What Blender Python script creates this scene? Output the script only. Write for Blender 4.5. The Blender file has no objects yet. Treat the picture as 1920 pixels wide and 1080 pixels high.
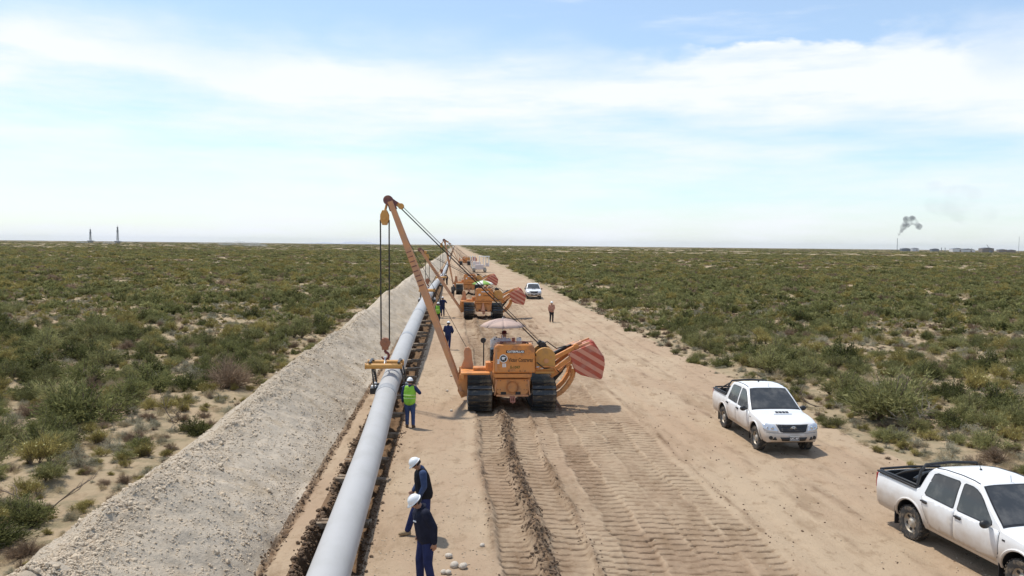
import bpy, bmesh, math, random
import numpy as np
from mathutils import Vector, Matrix, Euler
random.seed(7)
RS = np.random.RandomState(11)
R = math.radians
SC = bpy.context.scene
COL = SC.collection

# ---------------------------------------------------------------- camera
CAM_H, FPX = 6.4, 1500.0
PITCH, ROLL = math.atan(80.0 / FPX), 0.0104
_f = Vector((0, math.cos(PITCH), -math.sin(PITCH)))
_r = Vector((1, 0, 0)); _u = Vector((0, math.sin(PITCH), math.cos(PITCH)))
CR = _r * math.cos(ROLL) + _u * math.sin(ROLL)
CU = -_r * math.sin(ROLL) + _u * math.cos(ROLL)
CF = _f
cd = bpy.data.cameras.new('camera'); cam = bpy.data.objects.new('camera', cd); COL.objects.link(cam)
cd.sensor_width = 36.0; cd.lens = FPX / 1920 * 36.0; cd.clip_start = 0.1; cd.clip_end = 60000
cam.matrix_world = Matrix(((CR.x, CU.x, -CF.x, 0), (CR.y, CU.y, -CF.y, 0), (CR.z, CU.z, -CF.z, CAM_H), (0, 0, 0, 1)))
SC.camera = cam

# ---------------------------------------------------------------- sky, sun, exposure
SUN_EL, SUN_AZ = R(66), R(-50)          # azimuth measured from +Y towards +X
w = bpy.data.worlds.new('World'); SC.world = w; w.use_nodes = True
nt = w.node_tree; nt.nodes.clear()
def N(t, tree=None, **k):
    n = (tree or nt).nodes.new(t)
    for a, b in k.items(): setattr(n, a, b)
    return n
def mth(tree, op, a, b=None, c=None, clamp=False):
    n = tree.nodes.new('ShaderNodeMath'); n.operation = op; n.use_clamp = clamp
    for i, v in enumerate((a, b, c)):
        if v is None: continue
        if isinstance(v, (int, float)): n.inputs[i].default_value = v
        else: tree.links.new(v, n.inputs[i])
    return n.outputs[0]
def maprange(tree, v, a, b, c, d, smooth=True):
    n = tree.nodes.new('ShaderNodeMapRange'); n.interpolation_type = 'SMOOTHSTEP' if smooth else 'LINEAR'
    tree.links.new(v, n.inputs[0])
    for i, x in enumerate((a, b, c, d)):
        if isinstance(x, (int, float)): n.inputs[i + 1].default_value = x
        else: tree.links.new(x, n.inputs[i + 1])
    return n.outputs[0]
sky = N('ShaderNodeTexSky', sky_type='NISHITA', sun_disc=False)
sky.sun_elevation = SUN_EL; sky.sun_rotation = SUN_AZ; sky.altitude = 0; sky.air_density = 1.0; sky.dust_density = 0.6; sky.ozone_density = 1.0
tc = N('ShaderNodeTexCoord'); sep = N('ShaderNodeSeparateXYZ'); nt.links.new(tc.outputs['Generated'], sep.inputs[0])
EZ = sep.outputs[2]
def skynoise(scale, zs, detail, rough=0.55, off=(0, 0, 0)):
    mp = N('ShaderNodeMapping'); mp.inputs['Scale'].default_value = (scale, scale, scale * zs); mp.inputs['Location'].default_value = off
    nt.links.new(tc.outputs['Generated'], mp.inputs[0])
    nn = N('ShaderNodeTexNoise'); nn.inputs['Scale'].default_value = 1.0; nn.inputs['Detail'].default_value = detail; nn.inputs['Roughness'].default_value = rough
    nt.links.new(mp.outputs[0], nn.inputs['Vector']); return nn.outputs[0]
n_low = skynoise(2.2, 1.0, 2, .4, (12.7, 1.7, 0))
n_mid = skynoise(7.0, 2.2, 6, .58, (3.1, 0.4, 1.0))
n_str = skynoise(4.0, 7.0, 6, .6, (10.46, 5.2, 2.0))
n_soft = skynoise(2.6, 1.2, 3, .5, (17.36, 2.0, 4.0))
edge = mth(nt, 'ADD', mth(nt, 'MULTIPLY_ADD', mth(nt, 'SUBTRACT', n_low, .5), .09, .226), mth(nt, 'MULTIPLY', mth(nt, 'SUBTRACT', n_mid, .5), .085))
depth_in = mth(nt, 'SUBTRACT', edge, EZ)                        # >0 below the top of the cloud bank
softw = maprange(nt, n_soft, .45, .62, .004, .06)
bank = maprange(nt, depth_in, mth(nt, 'MULTIPLY', softw, -1.0), softw, 0, 1)
rmp = N('ShaderNodeValToRGB'); nt.links.new(mth(nt, 'MULTIPLY', depth_in, 3.6), rmp.inputs[0])
els = rmp.color_ramp.elements
els[0].position = 0; els[0].color = (.88,) * 3 + (1,); els[1].position = 1; els[1].color = (.80,) * 3 + (1,)
for p_, v_ in ((.15, .97), (.27, .58), (.42, .42), (.62, .50), (.8, .68)):
    e_ = els.new(p_); e_.color = (v_,) * 3 + (1,)
veil = mth(nt, 'ADD', rmp.outputs[0], mth(nt, 'MULTIPLY_ADD', n_str, 1.9, -.88), clamp=True)
high = maprange(nt, n_str, .54, .78, 0.20, .55)
mask = mth(nt, 'ADD', mth(nt, 'MULTIPLY', bank, veil), mth(nt, 'MULTIPLY', mth(nt, 'SUBTRACT', 1.0, bank), high), clamp=True)
mask = mth(nt, 'MULTIPLY', mask, .97)
skym = N('ShaderNodeMix', data_type='RGBA', blend_type='MULTIPLY'); skym.inputs[0].default_value = 1.0
nt.links.new(sky.outputs[0], skym.inputs[6]); skym.inputs[7].default_value = (.96, 1.11, 1.18, 1)
mixc = N('ShaderNodeMix', data_type='RGBA'); nt.links.new(mask, mixc.inputs[0]); nt.links.new(skym.outputs[2], mixc.inputs[6])
mixc.inputs[7].default_value = (6.6, 6.85, 7.2, 1)
bg = N('ShaderNodeBackground'); bg.inputs[1].default_value = 0.13; nt.links.new(mixc.outputs[2], bg.inputs[0])
wo = N('ShaderNodeOutputWorld'); nt.links.new(bg.outputs[0], wo.inputs[0])
sd = bpy.data.lights.new('sun', 'SUN'); sd.energy = 3.4; sd.angle = R(2.0); sd.color = (1, .95, .87)
sun = bpy.data.objects.new('sun', sd); COL.objects.link(sun)
SUNV = Vector((math.cos(SUN_EL) * math.sin(SUN_AZ), math.cos(SUN_EL) * math.cos(SUN_AZ), math.sin(SUN_EL)))
sun.rotation_euler = SUNV.to_track_quat('Z', 'Y').to_euler(); sun.location = (0, 0, 60)
SC.render.engine = 'CYCLES'
SC.view_settings.view_transform = 'Standard'; SC.view_settings.look = 'None'; SC.view_settings.gamma = 1
SC.view_settings.use_curve_mapping = False; SC.view_settings.exposure = 0.2
HAZE = 2.0e-5
SC.cycles.max_bounces = 6; SC.cycles.transparent_max_bounces = 8; SC.cycles.volume_bounces = 0

# ---------------------------------------------------------------- image-to-place helpers
def ray(px, py):
    return (CF * FPX + CR * (px - 960) - CU * (py - 540)).normalized()
def at_z(px, py, z=0.0):
    d = ray(px, py); t = (z - CAM_H) / d.z
    return Vector((0, 0, CAM_H)) + d * t
def at_plane(px, py, p0, n):
    d = ray(px, py); o = Vector((0, 0, CAM_H)); t = (Vector(p0) - o).dot(n) / d.dot(n)
    return o + d * t
SLOPE = -0.0715                       # the right of way runs a little left of straight ahead
HEAD = math.atan(-SLOPE)
def XU(u, y): return u + SLOPE * y

# ---------------------------------------------------------------- numpy noise
_T = RS.rand(8, 256, 256)
def vn(x, y, s=0):
    x = np.asarray(x, float) + 1000.3; y = np.asarray(y, float) + 1000.7
    xi = np.floor(x).astype(int); yi = np.floor(y).astype(int); fx = x - xi; fy = y - yi
    fx = fx * fx * (3 - 2 * fx); fy = fy * fy * (3 - 2 * fy); t = _T[s % 8]
    a = t[xi & 255, yi & 255]; b = t[(xi + 1) & 255, yi & 255]; c = t[xi & 255, (yi + 1) & 255]; d = t[(xi + 1) & 255, (yi + 1) & 255]
    return (a * (1 - fx) + b * fx) * (1 - fy) + (c * (1 - fx) + d * fx) * fy - .5
def fbm(x, y, s=0, o=4):
    r = 0; a = 1.
    for i in range(o): r = r + a * vn(x * 2 ** i, y * 2 ** i, s + i); a *= .5
    return r
def sst(a, b, x):
    t = np.clip((x - a) / (b - a), 0, 1); return t * t * (3 - 2 * t)

# ---------------------------------------------------------------- materials
def mat(name, col=(.5, .5, .5), rough=.6, metal=0, spec=.5, noise=None, bump=None, dust=None, coat=0):
    """noise=(scale, second colour, lo, hi) mottles; bump=(scale, strength); dust=(z0, z1, colour, amount) dirt rising from below in object space"""
    m = bpy.data.materials.new(name); m.use_nodes = True; t = m.node_tree; b = t.nodes['Principled BSDF']
    b.inputs['Base Color'].default_value = (*col, 1); b.inputs['Roughness'].default_value = rough; b.inputs['Metallic'].default_value = metal
    b.inputs['Specular IOR Level'].default_value = spec; b.inputs['Coat Weight'].default_value = coat
    tcn = t.nodes.new('ShaderNodeTexCoord'); last = None
    if noise:
        n = t.nodes.new('ShaderNodeTexNoise'); n.inputs['Scale'].default_value = noise[0]; n.inputs['Detail'].default_value = 6; n.inputs['Roughness'].default_value = .62
        t.links.new(tcn.outputs['Object'], n.inputs['Vector'])
        f = maprange(t, n.outputs[0], noise[2], noise[3], 0, 1)
        mx = t.nodes.new('ShaderNodeMix'); mx.data_type = 'RGBA'; t.links.new(f, mx.inputs[0])
        mx.inputs[6].default_value = (*col, 1); mx.inputs[7].default_value = (*noise[1], 1); last = mx.outputs[2]
    if dust:
        sp = t.nodes.new('ShaderNodeSeparateXYZ'); t.links.new(tcn.outputs['Object'], sp.inputs[0])
        n = t.nodes.new('ShaderNodeTexNoise'); n.inputs['Scale'].default_value = 3.0; n.inputs['Detail'].default_value = 7
        t.links.new(tcn.outputs['Object'], n.inputs['Vector'])
        zz = mth(t, 'ADD', sp.outputs[2], mth(t, 'MULTIPLY_ADD', n.outputs[0], -.5, .25))
        f = maprange(t, zz, dust[0], dust[1], dust[3], 0)
        mx = t.nodes.new('ShaderNodeMix'); mx.data_type = 'RGBA'; t.links.new(f, mx.inputs[0])
        if last: t.links.new(last, mx.inputs[6])
        else: mx.inputs[6].default_value = (*col, 1)
        mx.inputs[7].default_value = (*dust[2], 1); last = mx.outputs[2]
        rr = maprange(t, zz, dust[0], dust[1], .85, rough); t.links.new(rr, b.inputs['Roughness'])
    if last: t.links.new(last, b.inputs['Base Color'])
    if bump:
        n = t.nodes.new('ShaderNodeTexNoise'); n.inputs['Scale'].default_value = bump[0]; n.inputs['Detail'].default_value = 5
        t.links.new(tcn.outputs['Object'], n.inputs['Vector'])
        bp = t.nodes.new('ShaderNodeBump'); bp.inputs['Strength'].default_value = bump[1]; bp.inputs['Distance'].default_value = .02
        t.links.new(n.outputs[0], bp.inputs['Height']); t.links.new(bp.outputs[0], b.inputs['Normal'])
    return m
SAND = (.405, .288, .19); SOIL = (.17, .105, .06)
def soil_mat(name, ca, cb, cc, patch=None, churn_shade=False):
    """sandy soil: three-tone mottling at several sizes, pebbly grain; patch = (colour, scale, lo, hi); churn reads the mesh attribute of disturbed soil and painted groove shade"""
    m = bpy.data.materials.new(name); m.use_nodes = True; t = m.node_tree; b = t.nodes['Principled BSDF']
    b.inputs['Roughness'].default_value = .95; b.inputs['Specular IOR Level'].default_value = .1
    tcn = t.nodes.new('ShaderNodeTexCoord')
    def nz(sc, det, ro=.6, off=0, sy=1.0):
        mp = t.nodes.new('ShaderNodeMapping'); mp.inputs['Location'].default_value = (off, off * 2, 0); mp.inputs['Scale'].default_value = (1, sy, 1)
        t.links.new(tcn.outputs['Object'], mp.inputs[0])
        n = t.nodes.new('ShaderNodeTexNoise'); n.inputs['Scale'].default_value = sc; n.inputs['Detail'].default_value = det; n.inputs['Roughness'].default_value = ro
        t.links.new(mp.outputs[0], n.inputs['Vector']); return n.outputs[0]
    def mix(f, a, c):
        x = t.nodes.new('ShaderNodeMix'); x.data_type = 'RGBA'; t.links.new(f, x.inputs[0])
        for i, v in ((6, a), (7, c)):
            if isinstance(v, tuple): x.inputs[i].default_value = (*v, 1)
            else: t.links.new(v, x.inputs[i])
        return x.outputs[2]
    c = mix(maprange(t, nz(.35, 5, .6, 3, .35), .38, .62, 0, 1), ca, cb)
    c = mix(maprange(t, nz(2.6, 8, .7, 9, .6), .50, .72, 0, .8), c, cc)
    c = mix(maprange(t, nz(.8, 6, .65, 23, .25), .52, .68, 0, .55), c, cc)
    if patch: c = mix(maprange(t, nz(patch[1], 6, .65, 17), patch[2], patch[3], 0, .95), c, patch[0])
    if churn_shade:
        at = t.nodes.new('ShaderNodeAttribute'); at.attribute_name = 'churn_shade'
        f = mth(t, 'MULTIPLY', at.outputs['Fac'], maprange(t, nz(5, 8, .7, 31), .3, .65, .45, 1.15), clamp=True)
        c = mix(f, c, SOIL)  # dark tone of disturbed soil, also of the shade painted in the grooves
    g = nz(38, 4, .7, 5)
    c = mix(maprange(t, g, .66, .72, 0, .5), c, tuple(min(.7, x * 1.5) for x in ca))
    t.links.new(c, b.inputs['Base Color'])
    bp = t.nodes.new('ShaderNodeBump'); bp.inputs['Strength'].default_value = .8; bp.inputs['Distance'].default_value = .045
    h = mth(t, 'ADD', mth(t, 'MULTIPLY', nz(14, 8, .7, 2), 1.0), mth(t, 'MULTIPLY', g, .4)); t.links.new(h, bp.inputs['Height'])
    t.links.new(bp.outputs[0], b.inputs['Normal'])
    return m
M = {}
M['road'] = soil_mat('sandy_soil', SAND, (.45, .338, .226), (.262, .178, .106), churn_shade=True)
M['ground'] = soil_mat('desert_soil', (.42, .315, .2), (.36, .28, .175), (.28, .2, .12), patch=((.235, .195, .115), 1.1, .46, .66))
M['gravel_bank'] = soil_mat('gravel_bank', (.52, .44, .34), (.45, .38, .29), (.33, .27, .20), patch=((.40, .315, .215), .7, .50, .68))
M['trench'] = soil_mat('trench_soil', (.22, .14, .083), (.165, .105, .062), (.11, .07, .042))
ORG = (.70, .265, .06)
M['orange'] = mat('orange_paint', ORG, .5, noise=(3.4, (.42, .17, .065), .46, .70), dust=(.2, 2.1, (.45, .28, .15), .5), bump=(24, .12))
M['orange_boom'] = mat('faded_orange_paint', (.62, .285, .12), .55, noise=(1.5, (.50, .26, .14), .4, .62))
M['yellow'] = mat('yellow_ochre_paint', (.60, .30, .07), .5, noise=(3, (.48, .25, .08), .45, .65))
M['steel'] = mat('dark_track_steel', (.05, .05, .05), .42, .5, noise=(4, (.24, .185, .125), .50, .68))
M['black'] = mat('black_grease', (.015, .014, .014), .5)
M['rubber'] = mat('tyre_rubber', (.035, .033, .031), .85, noise=(8, (.2, .155, .105), .45, .7))
M['cable'] = mat('wire_rope', (.03, .027, .025), .5, .3)
M['maroon'] = mat('maroon_paint', (.15, .05, .045), .5, noise=(4, (.25, .11, .07), .45, .65))
M['white'] = mat('white_paint', (.8, .8, .79), .28, coat=.3, dust=(.54, 1.12, (.42, .31, .20), .78))
M['whitep'] = mat('plain_white_plastic', (.78, .78, .76), .4)
M['glass'] = mat('dark_window_glass', (.045, .048, .05), .08, 0, .55, noise=(2.2, (.11, .107, .10), .42, .70))
M['trim'] = mat('black_plastic_trim', (.022, .022, .023), .45)
M['chrome'] = mat('chrome', (.6, .6, .6), .15, 1)
M['lamp'] = mat('headlight_lens', (.62, .64, .67), .12, .35, coat=.6)
M['rim'] = mat('dusty_steel_rim', (.40, .37, .32), .5, .3, noise=(9, (.42, .33, .23), .4, .65))
M['red_lens'] = mat('red_lens', (.35, .015, .012), .25)
M['pipe'] = mat('grey_pipe_coating', (.44, .43, .415), .6, noise=(.9, (.405, .395, .375), .42, .68), spec=.25)
M['joint'] = mat('joint_sleeve', (.30, .305, .31), .5, noise=(3, (.37, .37, .365), .45, .6))
M['timber'] = mat('weathered_timber', (.33, .255, .175), .85, noise=(5, (.17, .115, .07), .38, .62), bump=(25, .5))
M['rock'] = mat('pale_rock', (.56, .49, .40), .9, noise=(7, (.40, .33, .25), .45, .7), bump=(12, .4))
M['clod'] = mat('dark_soil_clod', (.135, .085, .05), .95, noise=(9, (.24, .165, .1), .45, .7), bump=(20, .6))
M['gravel'] = mat('pale_gravel', (.60, .49, .355), .9, noise=(.7, (.42, .335, .235), .36, .60))
M['pebble'] = mat('sand_pebble', (.50, .40, .28), .9, noise=(.7, (.38, .285, .185), .35, .65))
def stripe_mat():
    m = bpy.data.materials.new('red_striped_paint'); m.use_nodes = True; t = m.node_tree; b = t.nodes['Principled BSDF']; b.inputs['Roughness'].default_value = .55
    tcn = t.nodes.new('ShaderNodeTexCoord'); sp = t.nodes.new('ShaderNodeSeparateXYZ'); t.links.new(tcn.outputs['Object'], sp.inputs[0])
    v = mth(t, 'ADD', mth(t, 'MULTIPLY', sp.outputs[0], .5), mth(t, 'MULTIPLY', sp.outputs[2], .86))
    fr = mth(t, 'FRACT', mth(t, 'MULTIPLY_ADD', v, 3.15, .1))
    f = maprange(t, fr, .5, .53, 0, 1)
    n = t.nodes.new('ShaderNodeTexNoise'); n.inputs['Scale'].default_value = 4; n.inputs['Detail'].default_value = 7; t.links.new(tcn.outputs['Object'], n.inputs['Vector'])
    x = t.nodes.new('ShaderNodeMix'); x.data_type = 'RGBA'; t.links.new(f, x.inputs[0]); x.inputs[6].default_value = (.46, .085, .042, 1); x.inputs[7].default_value = (.64, .28, .18, 1)
    y = t.nodes.new('ShaderNodeMix'); y.data_type = 'RGBA'; t.links.new(maprange(t, n.outputs[0], .5, .75, 0, .5), y.inputs[0]); t.links.new(x.outputs[2], y.inputs[6]); y.inputs[7].default_value = (.42, .24, .18, 1)
    t.links.new(y.outputs[2], b.inputs['Base Color']); return m
M['stripe'] = stripe_mat()
def leaf_mat(name, ca, cb):
    m = bpy.data.materials.new(name); m.use_nodes = True; t = m.node_tree; t.nodes.clear()
    at = t.nodes.new('ShaderNodeAttribute'); at.attribute_name = 'tone'
    oi = t.nodes.new('ShaderNodeObjectInfo')
    f = mth(t, 'ADD', mth(t, 'MULTIPLY', at.outputs['Fac'], .75), mth(t, 'MULTIPLY_ADD', oi.outputs['Random'], .6, -.2), clamp=True)
    x = t.nodes.new('ShaderNodeMix'); x.data_type = 'RGBA'; t.links.new(f, x.inputs[0]); x.inputs[6].default_value = (*ca, 1); x.inputs[7].default_value = (*cb, 1)
    d = t.nodes.new('ShaderNodeBsdfDiffuse'); tr = t.nodes.new('ShaderNodeBsdfTranslucent'); mx = t.nodes.new('ShaderNodeMixShader'); mx.inputs[0].default_value = .34
    t.links.new(x.outputs[2], d.inputs[0]); t.links.new(x.outputs[2], tr.inputs[0]); t.links.new(d.outputs[0], mx.inputs[1]); t.links.new(tr.outputs[0], mx.inputs[2])
    o = t.nodes.new('ShaderNodeOutputMaterial'); t.links.new(mx.outputs[0], o.inputs[0]); return m
M['stem'] = mat('woody_stem', (.16, .12, .085), .9)
M['deadwood'] = mat('bleached_dead_wood', (.42, .37, .31), .9, noise=(6, (.28, .23, .18), .4, .6))

# ---------------------------------------------------------------- mesh building
def props(o, label=None, cat=None, group=None, kind=None):
    if label: o['label'] = label
    if cat: o['category'] = cat
    if group: o['group'] = group
    if kind: o['kind'] = kind
    return o
def empty(name, loc=(0, 0, 0), rz=0, label=None, cat=None, group=None):
    o = bpy.data.objects.new(name, None); COL.objects.link(o); o.location = loc; o.rotation_euler = (0, 0, rz); o.empty_display_size = .3
    return props(o, label, cat, group)
def link(name, me, parent=None, mats=None):
    o = bpy.data.objects.new(name, me); COL.objects.link(o)
    if parent: o.parent = parent
    if mats:
        for m in (mats if isinstance(mats, (list, tuple)) else [mats]): me.materials.append(m)
    return o
def np_mesh(name, V, F, mi=None, smooth=False):
    """V (n,3) array, F (m,k) int array of equal sized faces"""
    me = bpy.data.meshes.new(name); V = np.ascontiguousarray(V, np.float32); F = np.ascontiguousarray(F, np.int32); k = F.shape[1]
    me.vertices.add(len(V)); me.vertices.foreach_set('co', V.ravel())
    me.loops.add(F.size); me.loops.foreach_set('vertex_index', F.ravel())
    me.polygons.add(len(F)); me.polygons.foreach_set('loop_start', np.arange(0, F.size, k, dtype=np.int32))
    if mi is not None: me.polygons.foreach_set('material_index', np.asarray(mi, np.int32))
    me.polygons.foreach_set('use_smooth', np.full(len(F), smooth))
    me.update(calc_edges=True); return me
class MB:
    def __init__(s): s.v = []; s.f = []; s.m = []; s.cur = 0; s.pc = []; s.grp = None
    def mark(s): s.grp = (s.grp or 0) + 1; return s
    def add(s, vs, fs):
        b = len(s.v); s.v += [tuple(v) for v in vs]
        k = len(s.pc) and s.pc[-1][0] + 1 or 1
        for f in fs: s.f.append(tuple(b + i for i in f)); s.m.append(s.cur)
        s.pc.append((s.grp if s.grp else k, b, len(s.v), len(s.f) - len(fs), len(s.f)))
        return s
    def split(s, name, mats, parent=None, bevel=0):
        """one object per piece (pieces parted by mark(), else every shape is one)"""
        out = {}
        for g, v0, v1, f0, f1 in s.pc:
            q = out.setdefault(g, MB()); q.add(s.v[v0:v1], [tuple(i - v0 for i in f) for f in s.f[f0:f1]])
        return [q.build(name, mats, parent, bevel) for q in out.values()]
    def box(s, c, d, rot=None):
        vs = [Vector((x * d[0] / 2, y * d[1] / 2, z * d[2] / 2)) for x in (-1, 1) for y in (-1, 1) for z in (-1, 1)]
        if rot is not None:
            q = Euler(rot).to_matrix(); vs = [q @ v for v in vs]
        c = Vector(c)
        return s.add([v + c for v in vs], [(0, 1, 3, 2), (4, 6, 7, 5), (0, 4, 5, 1), (2, 3, 7, 6), (0, 2, 6, 4), (1, 5, 7, 3)])
    def beam(s, p, q, w, h, w2=None, h2=None, up=(0, 0, 1)):
        p, q = Vector(p), Vector(q); d = (q - p).normalized(); u = Vector(up)
        if abs(d.dot(u)) > .98: u = Vector((0, 1, 0))
        a = d.cross(u).normalized(); b = a.cross(d); w2 = w if w2 is None else w2; h2 = h if h2 is None else h2
        vs = [p + a * x * w / 2 + b * y * h / 2 for x, y in ((-1, -1), (1, -1), (1, 1), (-1, 1))] + [q + a * x * w2 / 2 + b * y * h2 / 2 for x, y in ((-1, -1), (1, -1), (1, 1), (-1, 1))]
        return s.add(vs, [(0, 3, 2, 1), (4, 5, 6, 7), (0, 1, 5, 4), (1, 2, 6, 5), (2, 3, 7, 6), (3, 0, 4, 7)])
    def cyl(s, p, q, r, r2=None, n=12, caps=True):
        p, q = Vector(p), Vector(q); d = (q - p).normalized(); r2 = r if r2 is None else r2
        a = d.cross(Vector((0, 0, 1)) if abs(d.z) < .9 else Vector((1, 0, 0))).normalized(); b = d.cross(a)
        vs = []
        for i in range(n):
            t = 2 * math.pi * i / n; o = a * math.cos(t) + b * math.sin(t); vs += [p + o * r, q + o * r2]
        fs = [(2 * i, 2 * i + 1, 2 * ((i + 1) % n) + 1, 2 * ((i + 1) % n)) for i in range(n)]
        if caps: fs += [tuple(2 * i for i in range(n)), tuple(2 * i + 1 for i in reversed(range(n)))]
        return s.add(vs, [tuple(reversed(f)) for f in fs])
    def tube(s, pts, r, n=8, closed=False):
        pts = [Vector(p) for p in pts]; rs = r if isinstance(r, (list, tuple)) else [r] * len(pts); vs = []; a = None
        for i, p in enumerate(pts):
            if closed: d = (pts[(i + 1) % len(pts)] - pts[i - 1]).normalized()
            else: d = (pts[min(i + 1, len(pts) - 1)] - pts[max(i - 1, 0)]).normalized()
            if a is None: a = d.cross(Vector((0, 0, 1)) if abs(d.z) < .9 else Vector((1, 0, 0))).normalized()
            else: a = (a - d * a.dot(d)).normalized()
            b = d.cross(a)
            vs += [p + (a * math.cos(2 * math.pi * k / n) + b * math.sin(2 * math.pi * k / n)) * rs[i] for k in range(n)]
        fs = []; L = len(pts)
        for i in range(L if closed else L - 1):
            j = (i + 1) % L
            fs += [(i * n + k, i * n + (k + 1) % n, j * n + (k + 1) % n, j * n + k) for k in range(n)]
        if not closed: fs += [tuple(reversed(range(n))), tuple((L - 1) * n + k for k in range(n))]
        return s.add(vs, fs)
    def prism(s, poly, d, fn):
        """poly: 2-D points; d=(d0, d1); fn(a, b, depth) -> 3-D"""
        n = len(poly); vs = [fn(a, b, d[0]) for a, b in poly] + [fn(a, b, d[1]) for a, b in poly]
        return s.add(vs, [tuple(reversed(range(n))), tuple(n + i for i in range(n))] + [(i, (i + 1) % n, n + (i + 1) % n, n + i) for i in range(n)])
    def lathe(s, prof, c=(0, 0, 0), axis='z', n=20, sx=1, sy=1):
        """prof: (radius, height) list"""
        vs = []
        for i in range(n):
            t = 2 * math.pi * i / n
            for r, h in prof:
                p = (r * math.cos(t) * sx, r * math.sin(t) * sy, h)
                if axis == 'x': p = (p[2], p[0], p[1])
                if axis == 'y': p = (p[0], p[2], p[1])
                vs.append(Vector(p) + Vector(c))
        k = len(prof)
        return s.add(vs, [(i * k + j, ((i + 1) % n) * k + j, ((i + 1) % n) * k + j + 1, i * k + j + 1) for i in range(n) for j in range(k - 1)])
    def sphere(s, c, r, n=10, k=7):
        r = r if isinstance(r, (tuple, list)) else (r, r, r)
        vs = [Vector((r[0] * math.sin(math.pi * j / k) * math.cos(2 * math.pi * i / n), r[1] * math.sin(math.pi * j / k) * math.sin(2 * math.pi * i / n), r[2] * math.cos(math.pi * j / k))) + Vector(c) for i in range(n) for j in range(k + 1)]
        return s.add(vs, [(i * (k + 1) + j, i * (k + 1) + j + 1, ((i + 1) % n) * (k + 1) + j + 1, ((i + 1) % n) * (k + 1) + j) for i in range(n) for j in range(k)])
    def mesh(s, name, smooth=35, clean=True):
        me = bpy.data.meshes.new(name); me.from_pydata(s.v, [], s.f)
        me.polygons.foreach_set('material_index', s.m)
        if clean:
            bm = bmesh.new(); bm.from_mesh(me); bmesh.ops.remove_doubles(bm, verts=bm.verts, dist=1e-5)
            bmesh.ops.recalc_face_normals(bm, faces=bm.faces); bm.to_mesh(me); bm.free()
        if smooth:
            me.polygons.foreach_set('use_smooth', [True] * len(me.polygons)); me.set_sharp_from_angle(angle=R(smooth))
        return me
    def build(s, name, mats, parent=None, bevel=0, smooth=35):
        o = link(name, s.mesh(name, smooth), parent, mats)
        if bevel:
            b = o.modifiers.new('bevel', 'BEVEL'); b.width = bevel; b.segments = 2; b.limit_method = 'ANGLE'; b.angle_limit = R(40)
        return o
def evaluated_mesh(o, name):
    dg = bpy.context.evaluated_depsgraph_get(); me = bpy.data.meshes.new_from_object(o.evaluated_get(dg)); me.name = name; return me
def text_mesh(txt, size, name, extrude=.002, bold=0):
    c = bpy.data.curves.new('writing', 'FONT'); c.body = txt; c.size = size; c.extrude = extrude; c.align_x = 'CENTER'; c.align_y = 'CENTER'; c.offset = bold; c.resolution_u = 3
    o = bpy.data.objects.new('writing', c); COL.objects.link(o); me = evaluated_mesh(o, name); bpy.data.objects.remove(o); bpy.data.curves.remove(c); return me
def copy_tree(o, parent=None):
    c = o.copy(); COL.objects.link(c); c.parent = parent
    for ch in o.children: copy_tree(ch, c)
    return c

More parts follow.
